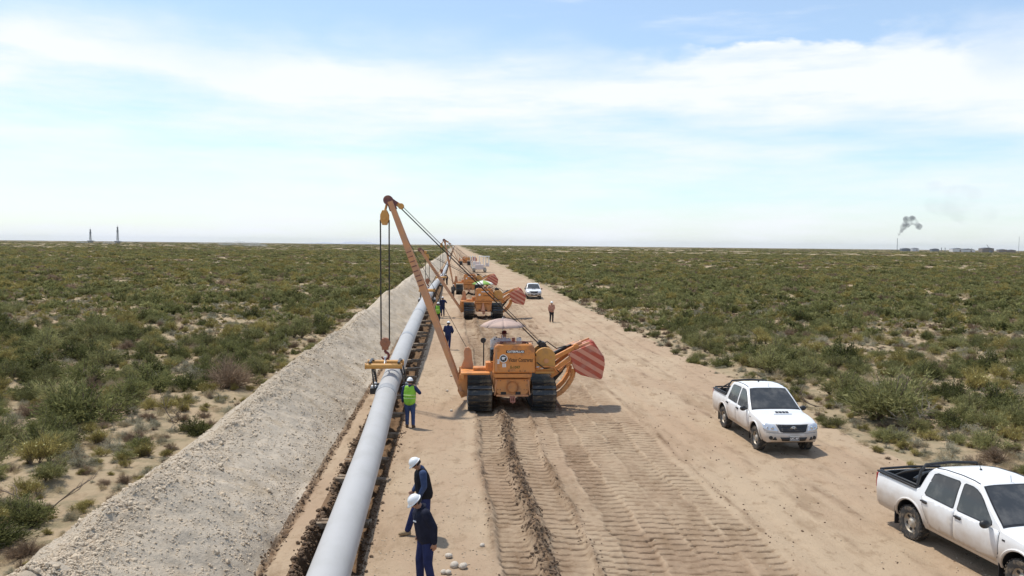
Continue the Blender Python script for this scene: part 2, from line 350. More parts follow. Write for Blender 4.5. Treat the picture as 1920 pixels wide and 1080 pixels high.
#@@TERRAIN
# ================================================================ TERRAIN
U_BERM0, U_BERM1, U_TR0, U_TR1, U_ROAD1 = -8.4, -3.85, -3.10, -1.93, 13.6
LANES = [(.98, 1.68, .10, .125, .30, .00, .55), (2.08, 2.84, .06, .115, .31, .11, .46), (2.98, 3.52, .02, .08, .30, .05, .28),
         (3.55, 4.28, .05, .125, .32, .2, .7), (4.3, 5.08, .02, .085, .31, .13, .44), (5.1, 6.0, .035, .11, .33, .02, .55), (6.05, 6.75, .015, .075, .32, .17, .3)]
def lane_fields(u, y):
    """height, disturbed-soil share and painted groove shade of the crawler prints on the right of way"""
    wob = .10 * np.sin(y / 6.1) + .28 * vn(y / 5.0, 3.1, 1) + .06 * vn(y / 1.3, 8.1, 2)
    v = u - wob; h = np.zeros_like(u); c = np.zeros_like(u)
    fade = 1 - sst(110, 190, y)
    for k, (a, b, dep, amp, pit, ph, ch) in enumerate(LANES):
        e = .05; jag = .05 * vn(y / .13, k * 9.7, 3) + .16 * vn(y / .6, k * 5.7, 2)
        ins = sst(a - e, a + e, v + jag) * (1 - sst(b - e, b + e, v + jag))
        mid = np.where(np.sin((v - (a + b) / 2) * 9) > 0, .06, 0)
        q = (y + (.05 * (k % 3 - 1)) * (v - a) + ph + mid + .05 * vn(y / 1.1, k * 3.3, 4) + .008 * vn(v / .12, y / .2, 5)) / pit; fr = q - np.floor(q)
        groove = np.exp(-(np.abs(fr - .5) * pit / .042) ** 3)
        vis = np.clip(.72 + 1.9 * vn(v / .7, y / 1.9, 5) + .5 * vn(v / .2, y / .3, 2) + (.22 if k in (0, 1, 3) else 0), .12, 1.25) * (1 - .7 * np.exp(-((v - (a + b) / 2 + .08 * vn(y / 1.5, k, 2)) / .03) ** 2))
        h -= ins * (dep + amp * groove * vis * fade)
        h += ins * amp * .22 * np.exp(-((fr - .36) * pit / .03) ** 2) * vis * fade
        c = np.maximum(c, ins * np.clip(ch * (.75 + .9 * vn(v / .5, y / 1.6, 6)) + .95 * groove * vis, 0, 1))  # groove term paints shade into the cleat lines, over the lane's churned soil
    for (a, b, hh, ch, s) in ((1.66, 2.1, .15, 1.0, 0), (2.82, 3.0, .07, .8, 3), (.78, .98, .06, .55, 5), (6.95, 7.08, .02, .3, 2)):
        wd = (b - a) / 2 * (1 + .9 * vn(y / .7, s * 5.5, s)); mid = (a + b) / 2 + .1 * vn(y / .9, s * 2.2 + 4, s)
        on = np.clip(1.25 + 2.6 * vn(y / 2.3, s * 7.1, 1), 0, 1) if s else np.clip(1.3 + 2 * vn(y / 2., 1.1, 1), .25, 1)
        rdg = np.exp(-((v - mid) / np.maximum(wd, .04)) ** 2) * on * fade
        h += rdg * hh * (.7 + 1.6 * fbm(v / .16, y / .16, 2, 3)); c = np.maximum(c, rdg * ch)
    far = sst(33, 45, y) * (1 - sst(150, 260, y)) * sst(.2, .6, u) * (1 - sst(4.2, 5.0, u))
    c = np.maximum(c, far * np.clip(.4 + .9 * fbm(u / .7, y / 4, 3, 3), 0, .8))
    return h * (1 - sst(140, 200, y)), c
def crest(y):
    return -6.35 + .50 * vn(y / 7., 2.2, 2) + .30 * vn(y / 2.1, 5.5, 3) + .12 * vn(y / .7, 1.5, 5), (1.58 + .5 * vn(y / 8., 7.7, 4) + .50 * vn(y / 2.4, 1.4, 1) + .10 * vn(y / .8, 4.4, 6) + .25 * sst(30, 120, y))
def height(u, y):
    u = np.asarray(u, float); y = np.asarray(y, float) + 0 * u; u = u + 0 * y
    x = u + SLOPE * y
    h = (.05 * fbm(x / 1.3, y / 1.3, 1, 4) + .03 * fbm(x / .34, y / .30, 6, 2) * sst(-.1, .3, vn(x / 2.2, y / 2.2, 3))) * (1 - sst(60, 200, y))
    plain = np.maximum(1 - sst(-10.5, -8.4, u), sst(12.8, 16.0, u))
    h = h + plain * (.42 * fbm(x / 3.4, y / 3.4, 5, 3) + .5 * vn(x / 14, y / 14, 2)) + plain * .05
    far = sst(300, 1500, np.abs(y) + np.abs(x) * .5); h = h + plain * far * 2.5 * vn(x / 400., y / 400., 3)
    # gravel bank
    uc, hc = crest(y)
    l = np.clip((u - U_BERM0) / (uc - U_BERM0), 0, 1); r = np.clip((U_BERM1 - .30 * np.clip(.5 + vn(y / 1.6, 6.1, 3) + .5 * vn(y / .5, 2.1, 4), 0, 1.4) + .1 - u) / (U_BERM1 - uc), 0, 1)
    prof = np.minimum(l, r); prof = prof - .07 * np.exp(-((u - uc) / .28) ** 2)
    inb = (prof > 0)
    prof = np.clip(prof, 0, 1)
    rid = np.exp(-((u - uc) / .5) ** 2)
    lump = .11 * fbm(u / .45, y / .45, 3, 4) + .16 * rid * fbm(u / .22, y / .22, 1, 3) + .05 * vn(u / 1.6, y / .55, 6) + .03 * fbm(u / .13, y / .13, 2, 2) + .18 * vn(u / 2., y / 2.6, 4)
    h = h + inb * (hc * prof + lump * sst(0, .12, prof))
    # crumbly line at the foot of the bank
    foot = np.exp(-((u - U_BERM1 - .11 - .1 * vn(y / .8, 2, 2)) / .09) ** 2)
    h = h - foot * .07 * (1 + 2 * fbm(u / .12, y / .2, 4, 2))
    # trench
    e0 = U_TR0 + .24 * vn(y / .45, 3.3, 5) + .14 * vn(y / .14, 6.6, 6); e1 = U_TR1 + .16 * vn(y / .55, 9.3, 4) + .07 * vn(y / .17, 1.6, 3)
    tr = sst(e0 - .02, e0 + .36, u) * (1 - sst(e1 - .16, e1 + .02, u))
    h = h - tr * (1.05 + .25 * fbm(u / .3, y / .35, 3, 3))
    # crawler prints and wheel ruts
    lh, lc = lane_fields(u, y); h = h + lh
    rw = .25 * vn(y / 9, 4.4, 6)
    for c0, s in ((8.35, 1), (9.9, 2), (7.5, 3), (11.0, 4), (12.3, 5)):
        h = h - (.035 + .03 * vn(y / 4, s * 3.3, s)) * np.exp(-((u - c0 - rw - .2 * vn(y / 6, s, s)) / .16) ** 2) * (1 - sst(70, 150, y))
        h = h + .03 * np.exp(-((u - c0 - rw - .3) / .10) ** 2) * np.clip(.2 + 2 * vn(y / .8, s * 2.7, s), 0, 1) * (1 - sst(40, 80, y))
    ck = np.exp(-((u - U_BERM1 - .11 - .10 * vn(y / .8, 2, 2)) / .10) ** 2) * np.clip(.85 + .8 * vn(y / .4, u / .1, 4), .3, 1)
    rutd = 0 * u
    for c0, s in ((6.9, 2), (8.7, 1), (9.6, 4), (10.9, 5), (12.2, 3)):
        rutd = np.maximum(rutd, np.exp(-((u - c0 - rw - .25 * vn(y / 2.5, s * 4., s)) / .12) ** 2) * np.clip(.08 + 1.5 * fbm(u / .4, y / 1.2, s, 3), 0, .7))
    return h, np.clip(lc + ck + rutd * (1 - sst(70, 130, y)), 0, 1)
def hz(x, y):
    return float(height(np.array([x - SLOPE * y]), np.array([y]))[0][0])
Ys = [-60, -40, -25, -15, -8, -4, -1, 1.5, 3.5, 5, 6.5, 7.7, 8.7, 9.6, 10.3, 10.9, 11.4, 11.8, 12.1]
while Ys[-1] < 22000:
    y_ = Ys[-1]; Ys.append(y_ + max(.024, min(y_ * y_ * 8.2e-5, .034) if y_ < 30.5 else y_ * y_ * 8.2e-5))
Ys = np.array(Ys)
def sheet(name, us, m, label_kind='structure', parent=None):
    us = np.asarray(us, float); U, Y = np.meshgrid(us, Ys); h, c = height(U, Y); X = U + SLOPE * Y
    V = np.stack([X, Y, h], -1).reshape(-1, 3); nr, nc = U.shape
    i = np.arange((nr - 1) * nc).reshape(nr - 1, nc)[:, :-1].ravel()
    F = np.stack([i, i + 1, i + nc + 1, i + nc], -1)
    me = np_mesh(name, V, F, smooth=True)
    a = me.attributes.new('churn_shade', 'FLOAT', 'POINT'); a.data.foreach_set('value', c.ravel().astype(np.float32))
    o = link(name, me, parent, m); o['kind'] = label_kind; return o
def geo(a, b, first, ratio):
    r = [0.]; s = first
    while r[-1] < abs(b - a): r.append(r[-1] + s); s *= ratio
    r = np.array(r) * (abs(b - a) / r[-1]); return a + np.sign(b - a) * r
left = geo(U_BERM0, -26000, .25, 1.075)[::-1]; right = geo(U_ROAD1, 26000, .25, 1.075)
sheet('ground', left, M['ground'])
g2 = sheet('ground', right, M['ground'])
sheet('gravel_bank', np.arange(U_BERM0, U_BERM1 + .001, (U_BERM1 - U_BERM0) / 66), M['gravel_bank'])
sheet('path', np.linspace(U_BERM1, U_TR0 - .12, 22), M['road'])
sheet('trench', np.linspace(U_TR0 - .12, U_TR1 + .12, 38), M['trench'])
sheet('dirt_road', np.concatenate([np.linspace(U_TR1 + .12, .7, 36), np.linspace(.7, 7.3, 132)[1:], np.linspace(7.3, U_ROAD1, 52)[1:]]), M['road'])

# ---------------------------------------------------------------- scattering (only for what nobody could count)
def proto_collection(name, meshes):
    c = bpy.data.collections.new(name)
    for i, me in enumerate(meshes):
        o = bpy.data.objects.new('%s_%s' % (name, 'abcdefghijklmnopqrstuvwxyz'[i]), me); c.objects.link(o)
    return c
def scatter(name, pts, rots, scl, idx, coll, label, cat=None):
    me = bpy.data.meshes.new(name); P = np.asarray(pts, np.float32); me.vertices.add(len(P)); me.vertices.foreach_set('co', P.ravel())
    for nm, ty, fld, arr in (('rot', 'FLOAT_VECTOR', 'vector', rots), ('scl', 'FLOAT_VECTOR', 'vector', scl), ('idx', 'INT', 'value', idx)):
        a = me.attributes.new(nm, ty, 'POINT'); a.data.foreach_set(fld, np.ascontiguousarray(arr, np.int32 if ty == 'INT' else np.float32).ravel())
    o = link(name, me); o['kind'] = 'stuff'; o['label'] = label
    g = bpy.data.node_groups.new(name, 'GeometryNodeTree'); g.interface.new_socket('Geometry', in_out='INPUT', socket_type='NodeSocketGeometry'); g.interface.new_socket('Geometry', in_out='OUTPUT', socket_type='NodeSocketGeometry')
    gi = g.nodes.new('NodeGroupInput'); go = g.nodes.new('NodeGroupOutput'); ip = g.nodes.new('GeometryNodeInstanceOnPoints'); ci = g.nodes.new('GeometryNodeCollectionInfo')
    ci.inputs['Collection'].default_value = coll; ci.inputs['Separate Children'].default_value = True; ci.inputs['Reset Children'].default_value = True
    def na(n, t):
        x = g.nodes.new('GeometryNodeInputNamedAttribute'); x.data_type = t; x.inputs[0].default_value = n; return x.outputs[0]
    ip.inputs['Pick Instance'].default_value = True
    L = g.links.new
    L(gi.outputs[0], ip.inputs['Points']); L(ci.outputs[0], ip.inputs['Instance']); L(na('idx', 'INT'), ip.inputs['Instance Index'])
    er = g.nodes.new('FunctionNodeEulerToRotation'); L(na('rot', 'FLOAT_VECTOR'), er.inputs[0]); L(er.outputs[0], ip.inputs['Rotation']); L(na('scl', 'FLOAT_VECTOR'), ip.inputs['Scale'])
    L(ip.outputs[0], go.inputs[0])
    md = o.modifiers.new('scatter', 'NODES'); md.node_group = g; return o
def stone_mesh(name, m, seed, sub=1, rough=.28, flat=.7):
    bm = bmesh.new(); bmesh.ops.create_icosphere(bm, subdivisions=sub, radius=.5); r = random.Random(seed)
    offs = [(Vector((r.uniform(-1, 1), r.uniform(-1, 1), r.uniform(-1, 1))).normalized(), r.uniform(-rough, rough)) for _ in range(7)]
    for v in bm.verts:
        k = 1 + sum(a * max(0, v.co.normalized().dot(d)) ** 3 for d, a in offs) + r.uniform(-.06, .06); v.co *= k; v.co.z *= flat
    me = bpy.data.meshes.new(name); bm.to_mesh(me); bm.free(); me.materials.append(m); return me
def scatter_stones(name, n, ufun, yr, size, coll, nproto, label, power=1.0, sink=.2):
    y = yr[0] + (yr[1] - yr[0]) * RS.rand(n) ** power; u = ufun(y, n); h, _ = height(u, y)
    s = size[0] + (size[1] - size[0]) * RS.rand(n) ** 3
    P = np.stack([u + SLOPE * y, y, h + s * (.35 - sink)], -1)
    S = s[:, None] * (.7 + .6 * RS.rand(n, 3)); Rt = RS.rand(n, 3) * np.array([.8, .8, 6.3])
    return scatter(name, P, Rt, S, RS.randint(0, nproto, n), coll, label)
c_gravel = proto_collection('gravel_stone', [stone_mesh('gravel_stone', M['gravel'], i, 1) for i in range(5)])
c_pebble = proto_collection('pebble', [stone_mesh('pebble', M['pebble'], 20 + i, 1) for i in range(4)])
c_clod = proto_collection('soil_clod', [stone_mesh('soil_clod', M['clod'], 40 + i, 1, .45, .8) for i in range(5)])
def u_bank(y, n):
    uc, _ = crest(y); t = RS.rand(n); return np.where(RS.rand(n) < .4, uc + .33 * RS.randn(n), U_BERM0 + .2 + t * (U_BERM1 - U_BERM0 - .15))
scatter_stones('gravel', 60000, u_bank, (11.5, 55), (.012, .066), c_gravel, 5, 'loose pale gravel covering the long spoil bank beside the trench', 1.6, .38)
scatter_stones('gravel', 1500, lambda y, n: U_BERM1 - .2 - np.abs(.3 * RS.randn(n)), (11.5, 45), (.02, .08), c_gravel, 5, 'coarser stones rolled down to the foot of the spoil bank', 1.4)
scatter_stones('gravel', 1500, lambda y, n: np.where(RS.rand(n) < .6, crest(y)[0] + .4 * RS.randn(n), U_BERM0 + .3 + RS.rand(n) * (U_BERM1 - U_BERM0 - .5)), (11.5, 45), (.05, .16), c_gravel, 5, 'coarser stones and lumps on the crest and face of the spoil bank', 1.3, .3)
scatter_stones('pebbles', 9000, lambda y, n: np.where(RS.rand(n) < .55, U_TR1 + .15 + RS.rand(n) * 2.6, U_TR1 + RS.rand(n) * 15), (12, 60), (.010, .045), c_pebble, 4, 'small pebbles strewn over the sandy right of way', 1.5)
def u_left_edge(y, n): return U_TR0 + .12 + .10 * RS.randn(n) + .24 * vn(y / .45, 3.3, 5) + .14 * vn(y / .14, 6.6, 6)
scatter_stones('soil_clods', 9000, u_left_edge, (11.5, 70), (.03, .13), c_clod, 5, 'dark crumbled soil along the left lip of the trench', 1.5, .1)
scatter_stones('soil_clods', 3000, lambda y, n: U_TR1 + .02 + .1 * RS.randn(n) + .1 * vn(y / .55, 9.3, 4), (11.5, 70), (.02, .085), c_clod, 5, 'dark crumbled soil along the right lip of the trench', 1.5, .1)
scatter_stones('soil_clods', 4200, lambda y, n: 1.88 + .10 * np.sin(y / 6.1) + .28 * vn(y / 5.0, 3.1, 1) + .12 * RS.randn(n) + .22 * vn(y / .5, 1.3, 2), (12, 31), (.015, .085), c_clod, 5, 'dark clods churned up between the crawler prints', 1.2, .2)
scatter_stones('soil_clods', 600, lambda y, n: np.where(RS.rand(n) < .6, 2.92, np.where(RS.rand(n) < .5, .88, 7.0)) + .10 * np.sin(y / 6.1) + .28 * vn(y / 5.0, 3.1, 1) + .08 * RS.randn(n) + .2 * vn(y / .5, 6.3, 2), (12, 30), (.015, .06), c_clod, 5, 'small clods along the edges of the crawler prints', 1.2, .2)
scatter_stones('soil_clods', 1600, lambda y, n: U_BERM1 + .11 + .07 * RS.randn(n), (11.5, 45), (.02, .09), c_clod, 5, 'brown crumbs in the furrow at the foot of the spoil bank', 1.5, .2)

scatter_stones('soil_clods', 900, lambda y, n: 6.5 + 7 * RS.rand(n), (13, 60), (.015, .07), c_clod, 5, 'scattered small clods and litter on the smooth side of the road', 1.3, .2)
#@@PIPE
# ================================================================ PIPELINE
def smooth_interp(xs, ys, x):
    xs = np.asarray(xs, float); ys = np.asarray(ys, float); d = np.gradient(ys, xs); i = np.clip(np.searchsorted(xs, x) - 1, 0, len(xs) - 2)
    h = xs[i + 1] - xs[i]; t = np.clip((x - xs[i]) / h, 0, 1)
    return (2 * t**3 - 3 * t**2 + 1) * ys[i] + (t**3 - 2 * t**2 + t) * h * d[i] + (-2 * t**3 + 3 * t**2) * ys[i + 1] + (t**3 - t**2) * h * d[i + 1]
PZ = ([-30, 0, 18, 24, 31, 40, 52, 68, 85, 104, 130, 165, 400], [.46, .46, .46, .56, .92, 1.4, 1.68, 1.75, 1.6, 1.35, .75, .46, .46])
def pipe_at(y):
    return Vector((XU(float(np.interp(y, [-30, 15, 30, 46], [-1.45, -2.25, -2.53, -2.45])), y), y, float(smooth_interp(*PZ, y))))
ys_ = list(np.arange(-30, 120, 1.5)) + list(np.arange(120, 401, 10))
pb = MB(); pb.tube([pipe_at(y) for y in ys_], .38, 40)
pl = pb.build('pipeline', M['pipe']); props(pl, 'long grey steel pipe lying over the trench towards the horizon', 'pipe')
for yj in (29.3, 41.4, 53.5, 65.6):
    b = MB(); b.tube([pipe_at(yj + t) for t in (-.30, -.29, -.2, 0, .2, .29, .30)], [.383, .394, .397, .400, .397, .394, .383], 40); b.build('joint_sleeve', M['joint'], pl)
sk0 = MB()
for k in range(2): sk0.box((.04 * k, -.10 + .2 * k, .0), (1.5, .18, .17), (0, R(1.5 * k), R(2 - 3 * k)))
skm = sk0.mesh('timber_skid', 30); skm.materials.append(M['timber'])
ORD = 'first second third fourth fifth sixth seventh eighth ninth tenth eleventh twelfth thirteenth fourteenth fifteenth sixteenth seventeenth eighteenth'.split()
for i, y in enumerate([14.9, 18.1, 21.4, 23.6, 26.7, 29.9, 33.5, 38.3, 40.9, 43.8, 48.6, 51.2, 55.8, 58.2, 63.5, 67, 72.5, 77]):
    o = link('timber_skid', skm); o.location = (XU(-2.50 + random.uniform(-.09, .09), y), y, random.uniform(-.06, -.01)); o.scale = (random.uniform(.86, 1.03), random.uniform(.7, 1.05), random.uniform(.8, 1)); o.rotation_euler = (random.uniform(-.03, .03), random.uniform(-.04, .04), HEAD + random.uniform(-.16, .16))
    md = o.modifiers.new('bevel', 'BEVEL'); md.width = .015
    props(o, ORD[i] + ' timber skid from the bottom edge, across the trench under the grey pipe', 'timber', 'timber skids under the pipe')
# loose pale rocks one can pick out
rockm = [stone_mesh('rock', M['rock'], 70 + i, 2, .3, .75) for i in range(4)]
for m_ in rockm: m_.polygons.foreach_set('use_smooth', [True] * len(m_.polygons))
ROCKS = [(841, 1043, .15, 'pale round rock lying alone nearest the man in the black jacket'), (852, 1061, .19, 'largest pale rock of the cluster right of the man in the black jacket'),
         (868, 1064, .19, 'pale rock at the right end of the cluster beside the man in the black jacket'), (832, 1074, .13, 'smaller left one of two pale rocks at the bottom edge beside the dark trousers'),
         (841, 1075, .13, 'smaller right one of two pale rocks at the bottom edge beside the dark trousers'), (904, 1022, .11, 'pale angular rock lying beside the left edge of the crawler prints'),
         (846, 706, .13, 'white rock on the sand left of the front crawler, nearest its boom'), (846, 771, .14, 'flat white rock on the sand level with the feet of the man in green vest'), (838, 732, .12, 'small pale rock on the sand beside the boom foot')]
for i, (px, py, s, lb) in enumerate(ROCKS):
    p = at_z(px, py, .03); o = link('rock', rockm[i % 4]); o.location = (p.x, p.y, hz(p.x, p.y) + s * .28); o.scale = (s * random.uniform(.9, 1.2), s, s * .95); o.rotation_euler = (0, 0, random.uniform(0, 6))
    props(o, lb, 'rock', 'pale rocks on the sand')

#@@PIPELAYER
# ================================================================ PIPELAYERS
shoe_b = MB(); shoe_b.box((0, 0, 0), (.92, .205, .035)); shoe_b.box((0, -.075, .055), (.92, .028, .085)); shoe_b.box((0, .03, -.04), (.34, .16, .05))
SHOE = shoe_b.mesh('track_shoe', 30); SHOE.materials.append(M['steel'])
RTR, YR, YF, ZC = .50, .62, 3.45, .63
def track_pts(n):
    L1 = YF - YR; C = math.pi * RTR; per = 2 * L1 + 2 * C; out = []
    for i in range(n):
        s = per * i / n
        if s < L1: y, z, a = YR + s, ZC + RTR, 0
        elif s < L1 + C: t = (s - L1) / RTR; y, z, a = YF + RTR * math.sin(t), ZC + RTR * math.cos(t), -t
        elif s < 2 * L1 + C: y, z, a = YF - (s - L1 - C), ZC - RTR, -math.pi
        else: t = (s - 2 * L1 - C) / RTR; y, z, a = YR - RTR * math.sin(t), ZC - RTR * math.cos(t), -math.pi - t
        out.append((y, z, a))
    return out
def writing(txt, size, m, parent, loc, rot, sx=1, bold=0, name='lettering'):
    o = link(name, text_mesh(txt, size, name, .002, bold), parent, m); o.location = loc; o.rotation_euler = rot; o.scale = (sx, 1, 1); return o
INK = mat('dark_ink', (.02, .018, .016), .5); INKW = mat('white_ink', (.8, .8, .78), .5); INKB = mat('brown_ink', (.16, .07, .02), .55); INKY = mat('olive_ink', (.20, .13, .015), .55)
FACE = (R(90), 0, 0)          # text standing up, facing -Y
def pipelayer(loc, tip, hook_z, label, lettered, detail=True, hook_x=None, idx=0):
    root = empty('pipelayer', loc, HEAD, label, 'crawler crane', 'pipelayers working along the trench'); O = M['orange']
    for sx in (-1, 1):
        xc = sx * 1.24
        t = MB(); t.box((xc, (YR + YF) / 2, ZC + .02), (.34, YF - YR + .1, .42)); t.box((xc + sx * .18, (YR + YF) / 2, ZC - .2), (.08, YF - YR - .2, .16))
        tr = t.build('track', O, root, .015)
        for (y, z, a) in track_pts(43):
            s = link('track_shoe', SHOE, tr); s.location = (xc, y, z); s.rotation_euler = (a, 0, 0)
        b = MB(); b.lathe([(0, -.16), (.36, -.16), (.41, -.05), (.41, .05), (.36, .16), (0, .16)], (xc, YR, ZC), 'x', 22)
        for k in range(12):
            a = k * math.pi / 6; b.box((xc, YR + .42 * math.cos(a), ZC + .42 * math.sin(a)), (.09, .1, .08), (a, 0, 0))
        b.build('sprocket', O, tr)
        b = MB(); b.lathe([(0, -.15), (.40, -.15), (.43, 0), (.40, .15), (0, .15)], (xc, YF, ZC), 'x', 22); b.build('idler', M['steel'], tr)
        b = MB()
        for k in range(6): b.cyl((xc - .2, 1.05 + k * .4, .3), (xc + .2, 1.05 + k * .4, .3), .12, n=12)
        b.split('roller', M['steel'], tr)
    # hull and rear
    b = MB(); b.prism([(-.74, 1.38), (.72, 1.38), (.70, .84), (.60, .62), (-.60, .62), (-.70, .84)], (.42, 3.7), lambda a, c, d: (a, d, c)); b.build('hull', O, root, .03)
    b = MB(); b.prism([(-.66, 1.33), (.66, 1.33), (.62, .82), (.5, .70), (-.5, .70), (-.62, .82)], (.24, .42), lambda a, c, d: (a, d, c)); rc = b.build('rear_case', O, root, .025)
    b = MB()
    for z in (1.27, .92):
        for x in (-.56, -.46, .46, .56): b.cyl((x, .225, z), (x, .245, z), .02, n=6)
    bq = b.build('bolt', M['maroon'], rc); bq['kind'] = 'stuff'
    b = MB()
    for sx in (-1, 1): b.box((sx * .64, .30, 1.0), (.05, .16, .62), (0, R(sx * -7), 0))
    b.split('flange', M['orange_boom'], rc, .008)
    b = MB(); b.lathe([(.2, -.03), (.2, .0), (.23, .0), (.23, -.03)], (0, .235, 1.02), 'y', 24)
    for k in range(12): b.sphere((.285 * math.cos(k * .5236), .237, 1.02 + .285 * math.sin(k * .5236)), .016, 6, 4)
    b.build('cover_ring', O, rc)
    b = MB()
    for x in (-.34, .22): b.box((x, .232, .78), (.2, .02, .11))
    b.split('slot', M['black'], rc)
    b = MB(); b.box((0, .2, .70), (1.24, .14, .06)); b.build('bottom_plate', M['orange_boom'], rc, .01)
    b = MB()
    for x in (-.075, .075): b.box((x, .12, .58), (.05, .3, .2))
    b.box((0, .02, .5), (.2, .14, .06)); b.box((0, .05, .66), (.2, .1, .05)); b.cyl((0, 0, .42), (0, 0, .7), .03); b.build('hitch', mat('hitch_red', (.40, .16, .11), .6) if 'hitch_red' not in bpy.data.materials else bpy.data.materials['hitch_red'], root, .008)
    b = MB(); b.box((.0, .28, 1.47), (1.4, .3, .15)); b.box((.0, .55, 1.5), (1.5, .5, .2)); b.build('cross_beam', O, root, .02)
    # fuel tank with lettering
    b = MB(); b.prism([(-.74, 1.58), (.86, 1.58), (.84, 2.55), (.72, 2.68), (-.60, 2.68), (-.70, 2.58)], (.12, .85), lambda a, c, d: (a, d, c)); tank = b.build('fuel_tank', O, root, .045)
    b = MB(); b.tube([(-.5, .2, 2.69), (-.5, .2, 2.78), (.75, .2, 2.78), (.75, .2, 2.69)], .018, 6); b.build('grab_rail', M['maroon'], tank)
    b = MB(); b.cyl((.45, .5, 2.68), (.45, .5, 2.76), .08); b.cyl((-.42, .35, 2.68), (-.42, .35, 2.74), .06); b.split('filler_cap', M['maroon'], tank)
    b = MB()
    for x in (-.15, .28, .47): b.cyl((x, .108, 1.66), (x, .135, 1.66), .022, n=8)
    b.split('plug', M['black'], tank)
    if lettered:
        b = MB(); b.box((.09, .116, 2.40), (.70, .012, .105)); b.build('name_plate', INK, tank)
        writing('CATERPILLAR', .105, INKW, tank, (.10, .106, 2.40), FACE, 1.0, .004)
        writing('Victor Contreras', .215, INKB, tank, (.30, .114, 2.08), FACE, .62, .006)
        writing('E-1047', .15, INKY, tank, (.09, .114, 1.80), FACE, .9, .005)
        b = MB(); b.cyl((-.36, .112, 2.14), (-.36, .125, 2.14), .155, n=28); rd = b.build('round_emblem', INKW, tank)
        b = MB(); b.cyl((-.36, .106, 2.14), (-.36, .1115, 2.14), .125, n=28); b.build('emblem_disc', INK, tank)
        b = MB(); b.prism([(-.08, .03), (-.03, .07), (.03, .055), (.075, .08), (.08, .03), (.035, .0), (.04, -.06), (-.01, -.03), (-.06, -.065), (-.05, -.01)], (.100, .1055), lambda a, c, d: (-.36 + a, d, 2.14 + c)); b.build('emblem_figure', INKW, tank)
        for (x, z, ww, hh) in ((-.59, 2.02, .15, .17), (-.33, 1.88, .14, .14)):
            b = MB(); b.box((x, .114, z), (ww, .010, hh)); st = b.build('sticker', M['whitep'], tank)
            b = MB()
            for k in range(3): b.box((x, .1075, z + .045 - .04 * k), (ww * .6, .003, .014))
            b.split('sticker_line', M['orange_boom'], tank)
    else:
        b = MB(); b.box((.1, .114, 2.40), (.62, .010, .07)); b.build('name_plate', INKW, tank)
        b = MB(); b.cyl((-.36, .108, 2.14), (-.36, .125, 2.14), .10, n=20); b.build('round_emblem', INKW, tank)
        writing('Contreras', .20, INKB, tank, (.26, .114, 2.08), FACE, .8, .005)
    # engine hood, radiator, exhaust, deck
    b = MB(); b.prism([(-.5, 1.45), (.5, 1.45), (.5, 2.25), (.38, 2.38), (-.38, 2.38), (-.5, 2.25)], (2.25, 3.75), lambda a, c, d: (a, d, c)); hood = b.build('engine_hood', O, root, .04)
    b = MB(); b.box((0, 3.8, 1.85), (1.06, .12, 1.0)); b.build('radiator_guard', M['steel'], hood, .01)
    b = MB(); b.cyl((.22, 2.9, 2.3), (.22, 2.9, 2.62), .07); b.cyl((-.2, 2.7, 2.3), (-.2, 2.7, 2.75), .1); b.split('exhaust_stack', M['maroon'], hood)
    b = MB(); b.box((0, 1.6, 1.48), (1.46, 1.5, .14)); b.build('deck', M['steel'], root)
    b = MB(); b.box((-.28, 1.15, 1.86), (.55, .5, .16)); b.box((-.28, .93, 2.14), (.55, .12, .5)); b.build('seat', M['trim'], root, .03)
    b = MB()
    for x, h in ((-.62, .55), (.12, .62), (.22, .6), (.32, .6), (.42, .55)): b.mark(); b.cyl((x, 1.85, 1.6), (x * .96, 1.72, 1.95 + h * .8), .016, n=6); b.sphere((x * .96, 1.72, 1.96 + h * .8), .035, 6, 5)
    b.split('lever', M['black'], root)
    for k, pts in enumerate(([(.5, .5, 2.70), (.55, .3, 2.74), (.78, .25, 2.5), (.92, .42, 2.2)], [(.95, .42, 1.95), (1.25, .3, 1.72), (1.6, .5, 1.75), (1.75, .8, 1.95)], [(1.0, .9, 2.5), (1.4, .9, 2.7), (1.8, 1.1, 2.4), (2.2, 1.2, 2.5)], [(-.72, .5, 2.3), (-.84, .6, 2.1), (-.8, .9, 1.9)], [(1.66, .7, 1.7), (1.95, .8, 1.45), (2.15, .9, 1.75), (2.4, .95, 1.9)])):
        b = MB(); b.tube(pts, .022, 6); b.build('hose', M['black'], root)
    b = MB()
    for z in (1.64, 2.62):
        for x in np.linspace(-.62, .76, 9 if z < 2 else 7): b.cyl((float(x), .108, z - (.0 if z < 2 else .06)), (float(x), .126, z - (.0 if z < 2 else .06)), .014, n=6)
    bo_ = b.build('bolt', M['orange_boom'], tank); bo_['kind'] = 'stuff'
    b = MB(); b.prism([(-.68, 1.66), (-.60, 1.66), (-.60, 2.5), (-.68, 2.48)], (.108, .122), lambda a, c, d: (a, d, c)); b.build('edge_strip', M['orange_boom'], tank)
    b = MB(); b.box((.62, 1.5, 2.15), (.35, .6, .5)); b.build('battery_box', M['yellow'], root, .03)
    b = MB(); b.tube([(-.62, .95, 2.0), (-.64, .95, 2.62), (-.2, .95, 2.66)], .02, 6); b.build('seat_rail', M['black'], root)
    # left side: fender, boom hinge plates, boom stop
    b = MB(); b.box((-1.42, 1.15, 1.52), (1.12, 1.7, .09)); b.box((-1.92, 1.15, 1.42), (.12, 1.7, .24)); b.box((-1.15, 1.0, 1.64), (.7, .4, .12)); b.build('fender', O, root, .03)
    b = MB(); b.box((-.86, .95, 1.72), (.30, .5, .36)); b.build('tool_box', O, root, .02)
